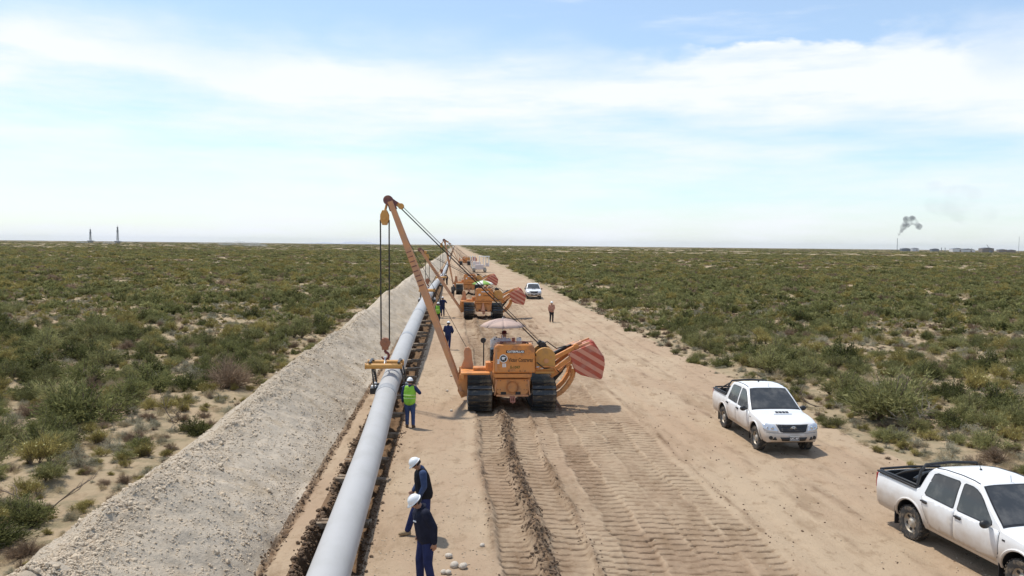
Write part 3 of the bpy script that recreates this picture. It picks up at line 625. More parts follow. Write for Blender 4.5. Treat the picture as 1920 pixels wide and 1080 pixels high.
    b = MB(); b.prism([(-1.98, 1.58), (-1.45, 1.58), (-1.52, 1.9), (-1.56, 2.3), (-1.66, 2.42), (-1.80, 2.40), (-1.86, 2.25), (-1.84, 1.95)], (1.35, 1.50), lambda a, c, d: (a, d, c)); b.cyl((-1.70, 1.33, 2.28), (-1.70, 1.52, 2.28), .05); b.build('boom_stop', M['orange_boom'], root, .015)
    for yy in (.72, 2.62):
        b = MB(); b.prism([(-1.72, 1.45), (-2.02, 1.45), (-2.1, .8), (-1.95, .52), (-1.72, .6)], (yy - .05, yy + .05), lambda a, c, d: (a, d, c)); b.cyl((-1.95, yy - .12, .72), (-1.95, yy + .12, .72), .09); b.build('boom_hinge', O, root, .01)
    # winch housing at the right
    b = MB(); pr = [(.90, 1.5), (1.66, 1.5), (1.68, 2.1)] + [(1.28 + .42 * math.cos(a), 2.1 + .42 * math.sin(a)) for a in np.linspace(.2, math.pi - .2, 9)] + [(.90, 2.05)]
    b.prism(pr, (.45, .62), lambda a, c, d: (a, d, c)); b.prism(pr, (1.5, 1.62), lambda a, c, d: (a, d, c)); b.box((1.28, 1.05, 1.55), (.78, .9, .12)); wn = b.build('winch_housing', M['yellow'], root, .02)
    b = MB(); b.cyl((1.28, .62, 2.08), (1.28, 1.5, 2.08), .24, n=18); b.build('winch_drum', M['cable'], wn)
    b = MB(); b.cyl((1.32, .40, 2.0), (1.32, .45, 2.0), .09, n=14); b.cyl((1.5, .41, 2.16), (1.5, .45, 2.16), .03, n=8); b.box((1.30, .435, 1.72), (.70, .02, .03)); b.build('hub_cap', M['orange_boom'], wn)
    b = MB(); b.box((1.30, .62, 1.62), (.86, .34, .1)); b.tube([(.93, .38, 1.72), (1.3, .36, 1.80), (1.62, .38, 1.76), (1.74, .45, 1.55)], .035, 7); b.build('right_fender', O, root, .02)
    b = MB(); b.sphere((1.0, .42, 1.74), (.09, .07, .06), 8, 6); b.box((1.14, .42, 1.73), (.12, .08, .06)); b.build('rear_lamp', M['whitep'], root)
    # counterweight on its linkage
    b = MB(); b.mark(); b.beam((1.55, .75, 2.02), (2.62, 1.0, 2.52), .12, .16); b.mark(); b.beam((1.6, 1.95, 2.02), (2.65, 1.9, 2.52), .12, .16); b.mark(); b.beam((1.55, .8, 1.50), (2.5, .9, 2.18), .12, .15); b.mark(); b.beam((1.6, 1.9, 1.50), (2.5, 1.95, 2.18), .12, .15); b.mark()
    b.beam((1.56, .9, 1.3), (2.4, .95, 1.9), .10, .12)
    b.split('counterweight_arm', O, root, .015); b = MB()
    for q in ((1.6, .76, 2.04), (1.62, .8, 1.52), (2.55, .98, 2.5)): b.cyl((q[0], q[1] - .09, q[2]), (q[0], q[1] + .09, q[2]), .11, n=14)
    b.split('pivot_pin', O, root, .01)
    b = MB().mark(); b.cyl((1.6, 1.35, 2.1), (2.2, 1.4, 2.42), .085, n=12); b.cyl((2.2, 1.4, 2.42), (2.75, 1.42, 2.66), .045, n=10); b.mark(); b.cyl((1.62, 1.3, 1.0), (2.05, 1.3, 1.5), .08, n=12); b.cyl((2.05, 1.3, 1.5), (2.45, 1.3, 1.95), .04, n=10); b.split('hydraulic_cylinder', M['black'], root)
    cv = [(1.70, .62, .62), (1.95, .68, .74), (2.2, .78, .98), (2.40, .88, 1.28), (2.48, .95, 1.6)]
    b = MB()
    for yy in (0, 1.1):
        b.mark()
        for p, q in zip(cv, cv[1:]): b.beam((p[0], p[1] + yy, p[2]), (q[0], q[1] + yy, q[2]), .13, .17)
    b.split('curved_strut', O, root, .012)
    CW = [(2.27, 2.17), (2.33, 2.30), (3.12, 2.60), (3.22, 2.57), (3.68, 1.92), (3.70, 1.82), (3.60, 1.26), (3.50, 1.20), (2.75, 1.38), (2.52, 1.52)]
    cw = None
    for k in range(4):
        y0 = .82 + .30 * k; g = .02 * (k % 2); cc = (3.0, 1.9)
        poly = [(cc[0] + (a - cc[0]) * (1 - g) + .05 * k, cc[1] + (c - cc[1]) * (1 - g) + .03 * k) for a, c in CW]
        b = MB(); b.prism(poly, (y0, y0 + .27), lambda a, c, d: (a, d, c))
        if cw is None: cw = b.build('counterweight', M['stripe'], root, .02)
        else: b.build('weight_plate', M['stripe'], cw, .02)
    b = MB(); b.cyl((2.88, .79, 1.98), (2.88, .83, 1.98), .12, n=18); b.cyl((2.88, .77, 1.98), (2.88, .8, 1.98), .05, n=12); b.build('plate_boss', M['stripe'], cw)
    b = MB(); b.beam((2.35, 1.0, 2.36), (3.1, 1.0, 2.66), .1, .08); b.beam((2.4, 1.7, 2.42), (3.2, 1.7, 2.74), .1, .08); b.box((2.62, 1.35, 2.56), (.4, .5, .14), (0, R(-20), 0)); b.build('lifting_bracket', M['orange_boom'], cw, .01)
    # boom
    tip = Vector(tip); yb = (.72, 2.62); B = M['orange_boom']
    b = MB(); legs = []
    for yy, sg in ((yb[0], -1), (yb[1], 1)):
        p = Vector((-1.95, yy, .72)); q = tip + Vector((0, sg * .13, 0)); d = q - p; legs.append((p, q))
        m1 = p + d * .10; m2 = p + d * .55
        for a, c, w0, w1 in ((p, m1, .12, .15), (m1, m2, .15, .25), (m2, q, .25, .20)): b.beam(a, c, .15, w0, .15, w1, up=(1, 0, .5))
    bm_ = b.build('boom', B, root, .012)
    b = MB()
    for k in (.45, .62, .78, .9):
        b.beam(legs[0][0].lerp(legs[0][1], k), legs[1][0].lerp(legs[1][1], k), .12, .16)
    b.split('boom_brace', B, bm_)
    b = MB()
    for k in np.arange(.56, .74, .025):
        a = legs[0][0].lerp(legs[0][1], k); b.box(a + Vector((0, -.085, 0)), (.2, .02, .035), (0, R(-20), 0))
    b.split('boom_step', M['maroon'], bm_)
    up_ = (tip - Vector((-1.95, 1.67, .72))).normalized()
    b = MB(); b.beam(tip - up_ * .35, tip + up_ * .12, .34, .30, .3, .26, up=(1, 0, .5)); b.cyl(tip + Vector((-.08, -.2, .05)), tip + Vector((-.08, .2, .05)), .19, n=16); b.box(tip + Vector((.12, 0, -.02)), (.34, .24, .2), (0, R(35), 0)); b.build('boom_head', M['maroon'], bm_, .01)
    hx = tip.x - .24 if hook_x is None else hook_x
    ub = Vector((hx, tip.y, tip.z - .62))
    b = MB(); b.prism([(-.09, -.3), (.09, -.3), (.17, -.1), (.17, .1), (.09, .28), (-.09, .28), (-.17, .1), (-.17, -.1)], (-.13, .13), lambda a, c, d: (ub.x + a, ub.y + d, ub.z + c)); b.cyl(ub + Vector((0, -.16, -.05)), ub + Vector((0, .16, -.05)), .08, n=12); b.cyl(ub + Vector((0, 0, .2)), tip + Vector((-.12, 0, -.02)), .05, n=8); b.build('upper_block', M['yellow'], root, .012)
    lb_ = Vector((hx + .03, tip.y, hook_z + .52))
    b = MB()
    for dx in (-.17, .17):
        for dy in (-.07, .07): b.cyl((ub.x + dx, ub.y + dy, ub.z - .1), (lb_.x + dx * .95, lb_.y + dy, lb_.z + .1), .024, n=6, caps=False)
    b.split('hoist_rope', M['cable'], root)
    b = MB(); b.lathe([(0, -.1), (.19, -.1), (.21, -.05), (.21, .05), (.19, .1), (0, .1)], lb_, 'y', 18); b.box(lb_ + Vector((0, 0, -.16)), (.26, .14, .24)); b.cyl(lb_ + Vector((0, -.13, 0)), lb_ + Vector((0, .13, 0)), .06, n=10); b.build('hook_block', mat('rust_brown_paint', (.33, .14, .075), .6) if 'rust_brown_paint' not in bpy.data.materials else bpy.data.materials['rust_brown_paint'], root, .012)
    b = MB(); hk = [lb_ + Vector((0, 0, -.26)), lb_ + Vector((0, 0, -.36))] + [lb_ + Vector((.14 * math.sin(a), 0, -.52 + .14 * math.cos(a))) for a in np.linspace(.1, 4.4, 12)]
    b.tube(hk, [.05, .05] + list(np.linspace(.055, .03, 12)), 8); b.build('hook', mat('hook_red', (.16, .03, .025), .5) if 'hook_red' not in bpy.data.materials else bpy.data.materials['hook_red'], root)
    # luffing ropes from the boom head to the winch
    sh = Vector((1.22, .95, 2.55)); tb = tip + Vector((.42, -.05, -.18))
    b = MB(); b.beam(tip + Vector((.14, 0, -.02)), tb, .16, .16); b.cyl(tb + Vector((0, -.11, 0)), tb + Vector((0, .11, 0)), .12, n=12); b.build('luffing_block', M['yellow'], root, .01)
    b = MB()
    for dy, dz in ((-.1, .05), (.1, .05), (-.05, -.07), (.12, -.1)): b.cyl(tb + Vector((0, dy * .7, dz)), sh + Vector((0, dy, dz)), .013, n=5, caps=False)
    b.split('luffing_rope', M['cable'], root)
    b = MB(); b.beam(sh + Vector((-.16, 0, .15)), sh + Vector((.2, 0, -.22)), .3, .2); b.cyl(sh + Vector((0, -.18, 0)), sh + Vector((0, .18, 0)), .15, n=14); b.build('winch_sheave', M['black'], root, .01)
    b = MB(); b.cyl(tip + Vector((-.02, -.16, -.2)), Vector((-1.7, 1.4, 2.3)), .010, n=5, caps=False); b.build('guy_rope', M['cable'], root)
    return root, Vector((hx + .03, tip.y, hook_z))
def to_world(root, p): return Vector(root.location) + Matrix.Rotation(HEAD, 3, 'Z') @ Vector(p)
def local_at(loc, px, py, yl):
    """point of a machine's own frame on the plane y = yl that the photograph shows at this pixel"""
    n = Matrix.Rotation(HEAD, 3, 'Z') @ Vector((0, 1, 0)); p0 = Vector(loc) + n * yl
    return Matrix.Rotation(-HEAD, 3, 'Z') @ (at_plane(px, py, p0, n) - Vector(loc))
def pl_origin(px, py): p = at_z(px, py, 0); return (p.x, p.y - .35, -.06)
O1 = pl_origin(961, 771); T1 = local_at(O1, 732, 378, 1.6); HZ1 = local_at(O1, 722, 668, 1.6).z
P1, H1 = pipelayer(O1, T1, HZ1 + .02, 'nearest orange pipelayer with tall boom, striped counterweight and CATERPILLAR tank at the back', True, hook_x=local_at(O1, 721, 640, 1.6).x)
O2 = pl_origin(907, 597); T2 = local_at(O2, 789, 469, 1.6); pz2 = pipe_at(O2[1] + 1.6)
P2, H2 = pipelayer(O2, (min(T2.x, -4.6), 1.6, T2.z), 2.75, 'second orange pipelayer from the front, under the lime and white umbrella, boom held low', False, hook_x=-4.95)
O3 = pl_origin(880, 552); T3 = local_at(O3, 838, 451, 1.6)
O4 = pl_origin(872, 497); T4 = local_at(O4, 843, 456, 1.6)
P4, H4 = pipelayer(O4, (T4.x, 1.6, T4.z), 2.2, 'fourth and farthest orange pipelayer, tiny behind the pale tracked machine', False, hook_x=T4.x - .6)
P3, H3 = pipelayer(O3, (T3.x - .3, 1.6, T3.z), 2.55, 'third orange pipelayer from the front, boom tip just above the horizon, before the white machine', False, hook_x=T3.x - .7)
# ---------------------------------------------------------------- pipe cradles hanging from the hooks
def cradle(root, hook, label, sc=1.0):
    wp = to_world(root, hook); pa = pipe_at(wp.y); c = empty('pipe_cradle', (wp.x, wp.y, wp.z), HEAD, label, 'cradle', 'roller cradles carrying the pipe')
    dx = pa.x - wp.x; z0 = pa.z - wp.z                         # pipe axis in the cradle's own frame
    zb = max(z0 + .62, -.34)
    for yy in (-.50, .50):
        b = MB(); b.cyl((-.70, yy, zb), (.66, yy, zb), .105, n=16); b.cyl((-.74, yy, zb), (-.70, yy, zb), .125, n=16); b.cyl((.66, yy, zb), (.70, yy, zb), .125, n=16); b.build('spreader_bar', M['yellow'], c)
    b = MB(); b.beam((0, -.50, zb), (0, 0, -.08), .035, .09); b.beam((0, .50, zb), (0, 0, -.08), .035, .09); b.box((0, 0, -.06), (.1, .12, .08)); b.build('lifting_link', M['whitep'], c, .005)
    for sx in (-1, 1):
        b = MB(); zl = z0 - .30
        for yy in (-.46, .46): b.beam((sx * .56 + dx * .3, yy, zb + .12), (sx * .60 + dx, yy * 1.1, zl + .12), .055, .07)
        b.box((sx * .56, 0, zb + .14), (.09, 1.1, .06)); b.build('hanger_frame', M['steel'], c, .006)
        b = MB()
        for k in range(9):
            t = k / 9; b.sphere((sx * (.53 + .03 * t) + dx * t, .02, zb + .05 + (zl + .2 - zb) * t), (.035, .03, .055), 6, 5)
        b.build('chain', M['cable'], c)
        b = MB(); b.box((sx * .62 + dx, 0, zl + .02), (.28, 1.15, .24)); b.build('roller_box', M['steel'], c, .015)
        b = MB()
        for yy in (-.36, .36): b.cyl((sx * .50 + dx, yy - .13, zl + .04), (sx * .50 + dx, yy + .13, zl + .04), .13, n=14)
        b.split('roller', M['black'], c)
        b = MB(); b.box((sx * .63 + dx, -.42, zl + .18), (.2, .2, .08)); b.sphere((sx * .64 + dx, .2, zl + .2), (.1, .09, .06), 8, 6); b.build('bearing_cap', M['whitep'], c, .01)
    return c
cradle(P1, H1, 'ochre roller cradle on the pipe below the nearest boom, by the green vest man')
cradle(P2, H2, 'roller cradle on the pipe under the low boom of the second machine')
cradle(P3, H3, 'roller cradle on the pipe under the third, farthest orange boom')
# ---------------------------------------------------------------- umbrellas and loose kit on the machines
def umbrella(root, c, rad, cols, label):
    w_ = to_world(root, c); u = empty('umbrella', w_, HEAD, label, 'umbrella', 'umbrellas over the machine operators'); n = 8; rise = .30 * rad
    mats = [mat('umbrella_cloth', cc, .8) for cc in cols]
    for k in range(n):
        b = MB(); g = []
        for j in range(6):
            t = j / 5; row = []
            for i in range(5):
                a = (k + i / 4) * 2 * math.pi / n; sag = 1 - .07 * math.sin(math.pi * i / 4) * t
                row.append((rad * t * math.cos(a) * sag, rad * t * math.sin(a) * sag, rise * (1 - t ** 1.8) - (.04 * rad if j == 5 else 0)))
            g += row
        b.add(g, [(j * 5 + i, (j + 1) * 5 + i, (j + 1) * 5 + i + 1, j * 5 + i + 1) for j in range(5) for i in range(4)]); o = b.build('cloth_panel', mats[k % len(mats)], u)
        s = o.modifiers.new('solid', 'SOLIDIFY'); s.thickness = .006
    b = MB()
    for k in range(n):
        a = k * 2 * math.pi / n; b.tube([(rad * t * math.cos(a), rad * t * math.sin(a), rise * (1 - t ** 1.8) - .02) for t in np.linspace(0.02, 1, 6)], .007, 4)
    b.split('rib', M['cable'], u)
    b = MB(); b.cyl((0, 0, -1.35), (0, 0, rise + .05), .018, n=8); b.build('pole', M['whitep'], u)
umbrella(P1, (-.34, 1.15, 3.31), .92, [(.52, .37, .30)], 'faded pink umbrella shading the operator of the nearest pipelayer')
umbrella(P2, (-.05, 1.2, 3.05), .98, [(.25, .42, .08), (.75, .74, .62)], 'lime and white umbrella over the operator of the second pipelayer')
def jerrycan(root, c, s, label, m):
    w_ = to_world(root, c); b = MB(); b.box((0, 0, s * .5), (s * .75, s * .45, s)); o = b.build('jerrycan', m); bv = o.modifiers.new('bevel', 'BEVEL'); bv.width = s * .1; bv.segments = 2
    o.location = w_; o.rotation_euler = (0, 0, HEAD + .2); props(o, label, 'can')
    b = MB(); b.cyl((s * .2, 0, s), (s * .2, 0, s * 1.12), s * .1); b.build('cap', M['trim'], o)
    b = MB(); b.tube([(-s * .25, 0, s), (-s * .25, 0, s * 1.14), (s * .05, 0, s * 1.14), (s * .05, 0, s)], s * .05, 6); b.build('handle', m, o)
jerrycan(P1, (-.70, 1.3, 2.42), .30, 'white plastic can left of the operator on the nearest pipelayer', M['whitep'])
jerrycan(P1, (-.60, 1.7, 2.50), .26, 'second white can standing just in front of the first, nearest pipelayer', M['whitep'])
jerrycan(P1, (.30, 1.1, 2.55), .26, 'white can right of the operator on the nearest pipelayer', M['whitep'])
for xx in (-.62,): 
    b = MB(); b.box((-.66, 1.5, 1.95), (.3, .7, .8)); b.build('side_console', M['trim'], P1, .03)
b = MB(); b.box((.3, 1.12, 2.0), (.4, .4, .7)); b.build('side_console', M['orange'], P1, .03)
b = MB(); b.cyl((-1.08, 1.9, 2.62), (-1.02, 2.1, 2.62), .11, .08, 14); b.cyl((-1.05, 2.0, 1.55), (-1.05, 2.0, 2.55), .025, n=8); b.build('work_lamp', M['trim'], P1)
# cone at the rear of the second machine
b = MB(); b.lathe([(0, .72), (.03, .72), (.17, .03), (.22, .03), (.22, 0), (0, 0)], (0, 0, 0), 'z', 16); cn = b.build('traffic_cone', mat('faded_cone_orange', (.62, .30, .17), .6)); cn.location = to_world(P2, (-.05, -.05, .73)); cn.rotation_euler = (0, 0, HEAD)
props(cn, 'faded orange cone stood on the hitch of the second pipelayer', 'cone')
b = MB(); b.lathe([(.095, .32), (.075, .42), (.08, .42), (.10, .32)], (0, 0, 0), 'z', 16); b.build('collar', M['whitep'], cn)

#@@TRUCK
# ================================================================ PICKUP TRUCKS
def lerp_tab(t, x): return float(np.interp(x, [a for a, _ in t], [b for _, b in t]))
ZT = [(-2.62, 1.20), (-1.16, 1.23), (-1.12, 1.27), (-.98, 1.66), (-.90, 1.735), (-.6, 1.79), (-.1, 1.815), (.25, 1.80), (.42, 1.765), (1.22, 1.185), (1.32, 1.15), (1.9, 1.10), (2.4, 1.035), (2.63, .985)]
WT = [(.40, .80), (.50, .862), (.62, .885), (.80, .90), (.98, .893), (1.10, .865), (1.16, .845), (1.45, .765), (1.70, .675), (1.9, .60)]
def zt(y): return lerp_tab(ZT, y)
def wd(z, y):
    e = 1.0 - .05 * max(0, (y - 1.6) / 1.03) ** 2 - .02 * max(0, (-y - 2.2) / .4) ** 2
    return lerp_tab(WT, z) * e
def deform(p):
    x, y, z = p
    if y > 1.55:
        t = (y - 1.55) / 1.08; t2 = t * t
        y -= t2 * (.24 * (abs(x) / .88) ** 2.6 + .13 * max(0, (z - .70) / .3) ** 1.4) - t2 * .055 * math.exp(-((z - .58) / .13) ** 2)
    if y < -2.2: y += ((-2.2 - y) / .42) ** 2 * .06 * (abs(x) / .88) ** 3
    return (x, y, z)
def section(y, sc=1.0):
    z1 = zt(y); cab = z1 > 1.3; ro = .10 if cab else .085
    ze = z1 - ro; pts = []
    for z in np.concatenate([[.40, .44, .5, .56], np.linspace(.62, ze, 11)]): pts.append((wd(min(z, ze), y), min(z, ze)))
    we = wd(ze, y); pw = 3.4
    for a in np.linspace(0, math.pi / 2, 11)[1:]:
        c, s = math.cos(a) ** (2 / pw), math.sin(a) ** (2 / pw)
        pts.append((we * (1 - (1 - c) * 1.0) if False else (we - .14) * (1 - (a / (math.pi / 2))) ** .0 * 0 + (we * c), ze + ro * s))
    if sc != 1.0: pts = [(x * sc, .70 + (z - .70) * sc) for x, z in pts]
    return pts
def top_z(x, y):
    """height of the truck's upper skin"""
    z1 = zt(y); ro = .10 if z1 > 1.3 else .085; we = wd(z1 - ro, y); q = min(1, abs(x) / we)
    return z1 - ro + ro * (1 - q ** 3.4) ** (1 / 3.4)
AXF, AXR, WR, TRK = 1.73, -1.355, .375, .76
def build_truck():
    root = empty('pickup_truck')
    st = sorted(set([round(v, 4) for v in list(np.linspace(-2.60, 2.55, 70)) + [-1.16, -1.12, -1.05, -.98, -.94, -.90, -.8, .42, .5, 1.22, 1.27, 1.32]]))
    secs = [(-2.62, .985)] + [(y, 1) for y in st] + [(2.60, .99), (2.63, .965)]
    V = []; F = []; n = None
    for y, sc in secs:
        p = section(y, sc); half = p; full = [(x, z) for x, z in half] + [(-x, z) for x, z in reversed(half[:-1])]
        n = len(full); V += [deform((x, y, z)) for x, z in full]
    for i in range(len(secs) - 1):
        for k in range(n - 1): F.append((i * n + k, i * n + k + 1, (i + 1) * n + k + 1, (i + 1) * n + k))
        F.append((i * n + n - 1, i * n, (i + 1) * n, (i + 1) * n + n - 1))
    # caps, ringed so that the nose can bulge
    for i, rev in ((0, False), (len(secs) - 1, True)):
        ring = list(range(i * n, i * n + n)); y = secs[i][0]; base = section(*secs[i]); full = [(x, z) for x, z in base] + [(-x, z) for x, z in reversed(base[:-1])]
        for s in (.8, .6, .4, .2):
            b0 = len(V); V += [deform((x * s, y, .72 + (z - .72) * s)) for x, z in full]; new = list(range(b0, b0 + n))
            for k in range(n):
                q = (ring[k], ring[(k + 1) % n], new[(k + 1) % n], new[k]); F.append(q if not rev else tuple(reversed(q)))
            ring = new
        F.append(tuple(ring) if not rev else tuple(reversed(ring)))
    mb = MB(); mb.v = V; mb.f = F; mb.m = [0] * len(F)
    body = mb.build('body', [M['white'], M['trim']], root, smooth=38)
    cut = MB()
    for ya, r_ in ((AXF, .475), (AXR, .475)):
        for sx in (-1, 1): cut.cyl((sx * .50, ya, WR + .04), (sx * 1.2, ya, WR + .04), r_, n=36)
    cut.box((0, -1.89, 1.25), (1.42, 1.34, .9))
    co = cut.build('cutter', [M['trim'], M['trim']]); co.data.polygons.foreach_set('material_index', [1] * len(co.data.polygons))
    bo = body.modifiers.new('cut', 'BOOLEAN'); bo.operation = 'DIFFERENCE'; bo.object = co; bo.solver = 'EXACT'
    me = evaluated_mesh(body, 'body'); body.modifiers.clear(); body.data = me
    bpy.data.objects.remove(co)
    me.set_sharp_from_angle(angle=R(38))
    def side_panel(name, poly, m, parent, off=.004, sx=-1, thick=.012, nz=5):
        """convex polygon (y, z) laid on the body side, subdivided so that it follows the curve"""
        bm = bmesh.new(); vs = [bm.verts.new((0, y, z)) for y, z in poly]; bm.faces.new(vs)
        for it in range(nz):
            long_ = [e for e in bm.edges if e.calc_length() > .14]
            if not long_: break
            bmesh.ops.subdivide_edges(bm, edges=long_, cuts=1, use_grid_fill=True); bmesh.ops.triangulate(bm, faces=[f for f in bm.faces if len(f.verts) > 4])
        for v in bm.verts:
            y, z = v.co.y, v.co.z; v.co = Vector(deform((sx * (wd(z, y) + off), y, z)))
        bmesh.ops.recalc_face_normals(bm, faces=bm.faces)
        if sum((f.normal.x * sx) for f in bm.faces) < 0: bmesh.ops.reverse_faces(bm, faces=bm.faces)
        q = bpy.data.meshes.new(name); bm.to_mesh(q); bm.free(); q.polygons.foreach_set('use_smooth', [True] * len(q.polygons))
        o = link(name, q, parent, m)
        if thick: s = o.modifiers.new('solid', 'SOLIDIFY'); s.thickness = thick; s.offset = 1 if off < .003 else -1
        return o
    rear_w = [(-.92, 1.19), (-.86, 1.15), (-.10, 1.13), (-.07, 1.16), (-.07, 1.62), (-.12, 1.655), (-.70, 1.635), (-.80, 1.59)]
    front_w = [(.06, 1.16), (.10, 1.13), (.93, 1.13), (.97, 1.16), (.95, 1.22), (.56, 1.55), (.42, 1.63), (.30, 1.655), (.10, 1.655), (.06, 1.62)]
    for sx in (-1, 1):
        for nm, wp, dp in (('rear', rear_w, [(-.98, 1.10), (-.94, .90), (-.80, .66), (-.72, .50), (-.005, .50), (-.005, 1.10)]), ('front', front_w, [(.005, 1.10), (.005, .50), (1.14, .50), (1.20, .7), (1.20, 1.08), (1.12, 1.10)])):
            d = side_panel('door', dp, M['white'], root, .005, sx, .02)
            dark = [(y + (.012 if y > (.5 if nm == 'front' else -.5) else -.012), z + (.0 if z > .8 else -.012)) for y, z in dp]
            side_panel('door_gap', dark, M['trim'], d, .0012, sx, 0)
            g = [(y + (.022 if y > (sum(a for a, _ in wp) / len(wp)) else -.022), z + (.02 if z > 1.4 else -.02)) for y, z in wp]
            fr = side_panel('window_seal', g, M['trim'], d, .0015, sx, 0); side_panel('window', wp, M['glass'], fr, .005, sx, 0)
            hy = (-.88 if nm == 'rear' else .13); b = MB(); xx = sx * (wd(1.0, hy) + .022)
            b.box((xx, hy, 1.0), (.028, .20, .034)); b.box((sx * (wd(1.0, hy) + .006), hy, .99), (.012, .15, .07)); b.build('handle', M['trim'], d, .01)
        b = MB(); b.sphere((sx * 1.00, .98, 1.165), (.115, .065, .085), 12, 8); b.cyl((sx * .86, .92, 1.14), (sx * .97, .97, 1.15), .028, n=8); b.build('mirror', M['trim'], root)
        # head lamp, fog lamp, tail lamp, mud flap
    def front_panel(name, poly, m, parent, off=.006, y0=2.63, thick=.012, sub=.08):
        bm = bmesh.new(); vs = [bm.verts.new((x, 0, z)) for x, z in poly]; bm.faces.new(vs)
        for it in range(5):
            long_ = [e for e in bm.edges if e.calc_length() > sub]
            if not long_: break
            bmesh.ops.subdivide_edges(bm, edges=long_, cuts=1, use_grid_fill=True); bmesh.ops.triangulate(bm, faces=[f for f in bm.faces if len(f.verts) > 4])
        for v in bm.verts: v.co = Vector(deform((v.co.x, y0, v.co.z))) + Vector((v.co.x * .012, off, 0))
        bmesh.ops.recalc_face_normals(bm, faces=bm.faces)
        if sum(f.normal.y for f in bm.faces) < 0: bmesh.ops.reverse_faces(bm, faces=bm.faces)
        q = bpy.data.meshes.new(name); bm.to_mesh(q); bm.free(); q.polygons.foreach_set('use_smooth', [True] * len(q.polygons))
        o = link(name, q, parent, m)
        if thick: s = o.modifiers.new('solid', 'SOLIDIFY'); s.thickness = thick; s.offset = -1
        return o
    gr = front_panel('grille', [(-.50, .965), (.50, .965), (.40, .765), (.32, .74), (-.32, .74), (-.40, .765)], M['trim'], root, .008)
    for z in (.80, .84, .925):
        front_panel('grille_bar', [(-.36, z + .008), (.36, z + .008), (.36, z - .008), (-.36, z - .008)], M['steel'], gr, .018)
    b = MB()
    for rx, rz_, cz in ((.085, .055, 0), (.035, .052, 0), (.062, .022, .026)): b.tube([Vector((rx * math.cos(a), 0, cz + rz_ * math.sin(a))) for a in np.linspace(0, 2 * math.pi, 25)[:-1]], .0095, 6, True)
    em = b.build('emblem', M['chrome'], gr); em.location = Vector(deform((0, 2.63, .868))) + Vector((0, .03, 0)); em.rotation_euler = (R(-18), 0, 0)
    lo = front_panel('lower_intake', [(-.42, .60), (.42, .60), (.36, .485), (-.36, .485)], M['trim'], root, .006)
    pp = Vector(deform((0, 2.63, .575))) + Vector((0, .025, 0))
    b = MB(); b.box(pp, (.30, .012, .13)); plt = b.build('licence_plate', M['trim'], root, .004)
    b = MB(); b.tube([pp + Vector((sx_ * .145, .008, sz_ * .06)) for sx_, sz_ in ((-1, -1), (1, -1), (1, 1), (-1, 1))], .006, 4, True); b.build('plate_border', INKW, plt)
    writing('LKC 307', .09, INKW, plt, pp + Vector((0, .010, 0)), (R(90), 0, R(180)), .78, .003)
    front_panel('bumper_seam', [(-.80, .722), (.80, .722), (.80, .714), (-.80, .714)], M['trim'], root, .003, thick=0)
    for sx in (-1, 1):
        hl = front_panel('headlight', [(sx * a, c) for a, c in ((.54, .955), (.80, .985), (.87, .93), (.86, .80), (.72, .75), (.45, .755))], M['lamp'], root, .010)
        b = MB(); c_ = Vector(deform((sx * .62, 2.63, .85))) + Vector((0, .015, 0)); b.sphere(c_, (.055, .03, .05), 10, 6); b.build('reflector', M['chrome'], hl)
        b = MB(); c2 = Vector(deform((sx * .745, 2.63, .86))) + Vector((sx * .01, .015, 0)); b.sphere(c2, (.035, .03, .035), 8, 6); b.build('indicator', M['chrome'], hl)
        fg = front_panel('fog_lamp_recess', [(sx * a, c) for a, c in ((.50, .50), (.64, .50), (.58, .60), (.55, .60))], M['trim'], root, .006)
        c_ = Vector(deform((sx * .68, 2.63, .565))); b = MB(); b.cyl(c_ + Vector((0, -.02, 0)), c_ + Vector((sx * .006, .014, 0)), .058, n=18); b.build('fog_lamp', M['trim'], root)
        b = MB(); b.box((sx * .80, -2.60, .98), (.10, .04, .34)); b.build('tail_lamp', M['red_lens'], root, .012)
        b = MB(); b.box((sx * .77, AXR - .50, .40), (.22, .02, .42)); b.box((sx * .77, AXF - .52, .36), (.2, .02, .26)); b.split('mud_flap', M['trim'], root)
        b = MB(); b.tube([(sx * .80, -2.52, 1.225), (sx * .815, -1.9, 1.245), (sx * .82, -1.22, 1.255)], .028, 8); b.box((sx * .80, -1.88, 1.205), (.16, 1.34, .045)); b.build('bed_rail', M['trim'], root, .01)
        for ya in (AXF, AXR):
            b = MB(); b.tube([deform((sx * (wd(WR + .04 + .49 * math.sin(a), ya) - .004), ya + .49 * math.cos(a), WR + .04 + .49 * math.sin(a))) for a in np.linspace(.02, math.pi - .02, 17)], .028, 6); b.build('wheel_arch', M['white'], root)
        b = MB(); b.box((sx * .893, 1.33, .97), (.014, .07, .03)); b.build('side_repeater', M['trim'], root)
    # windscreen and rear window, following the skin
    def skin(name, y0, y1, wf, m, parent, off=.006, ny=9, nx=11):
        b = MB(); g = []
        for j in range(ny):
            y = y0 + (y1 - y0) * j / (ny - 1); half = wf(j / (ny - 1))
            for i in range(nx):
                x = half * (2 * i / (nx - 1) - 1); g.append((x, y, top_z(x, y)))
        nrm = Vector((0, zt(y0) - zt(y1), y1 - y0)).normalized()
        if nrm.z < 0: nrm = -nrm
        g = [Vector(q) + nrm * off for q in g]
        b.add(g, [(j * nx + i, j * nx + i + 1, (j + 1) * nx + i + 1, (j + 1) * nx + i) for j in range(ny - 1) for i in range(nx - 1)]); return b.build(name, m, parent)
    def half_w(z, inset): return lerp_tab(WT, z) - inset
    seal = skin('windscreen_seal', 1.225, .45, lambda t: half_w(1.09 + (1.74 - 1.09) * t, .055), M['trim'], root, .004)
    skin('windscreen', 1.185, .475, lambda t: half_w(1.115 + (1.72 - 1.115) * t, .085), M['glass'], seal, .009)
    skin('rear_window', -1.09, -.985, lambda t: .62 - .06 * t, M['glass'], root, .02, 4)
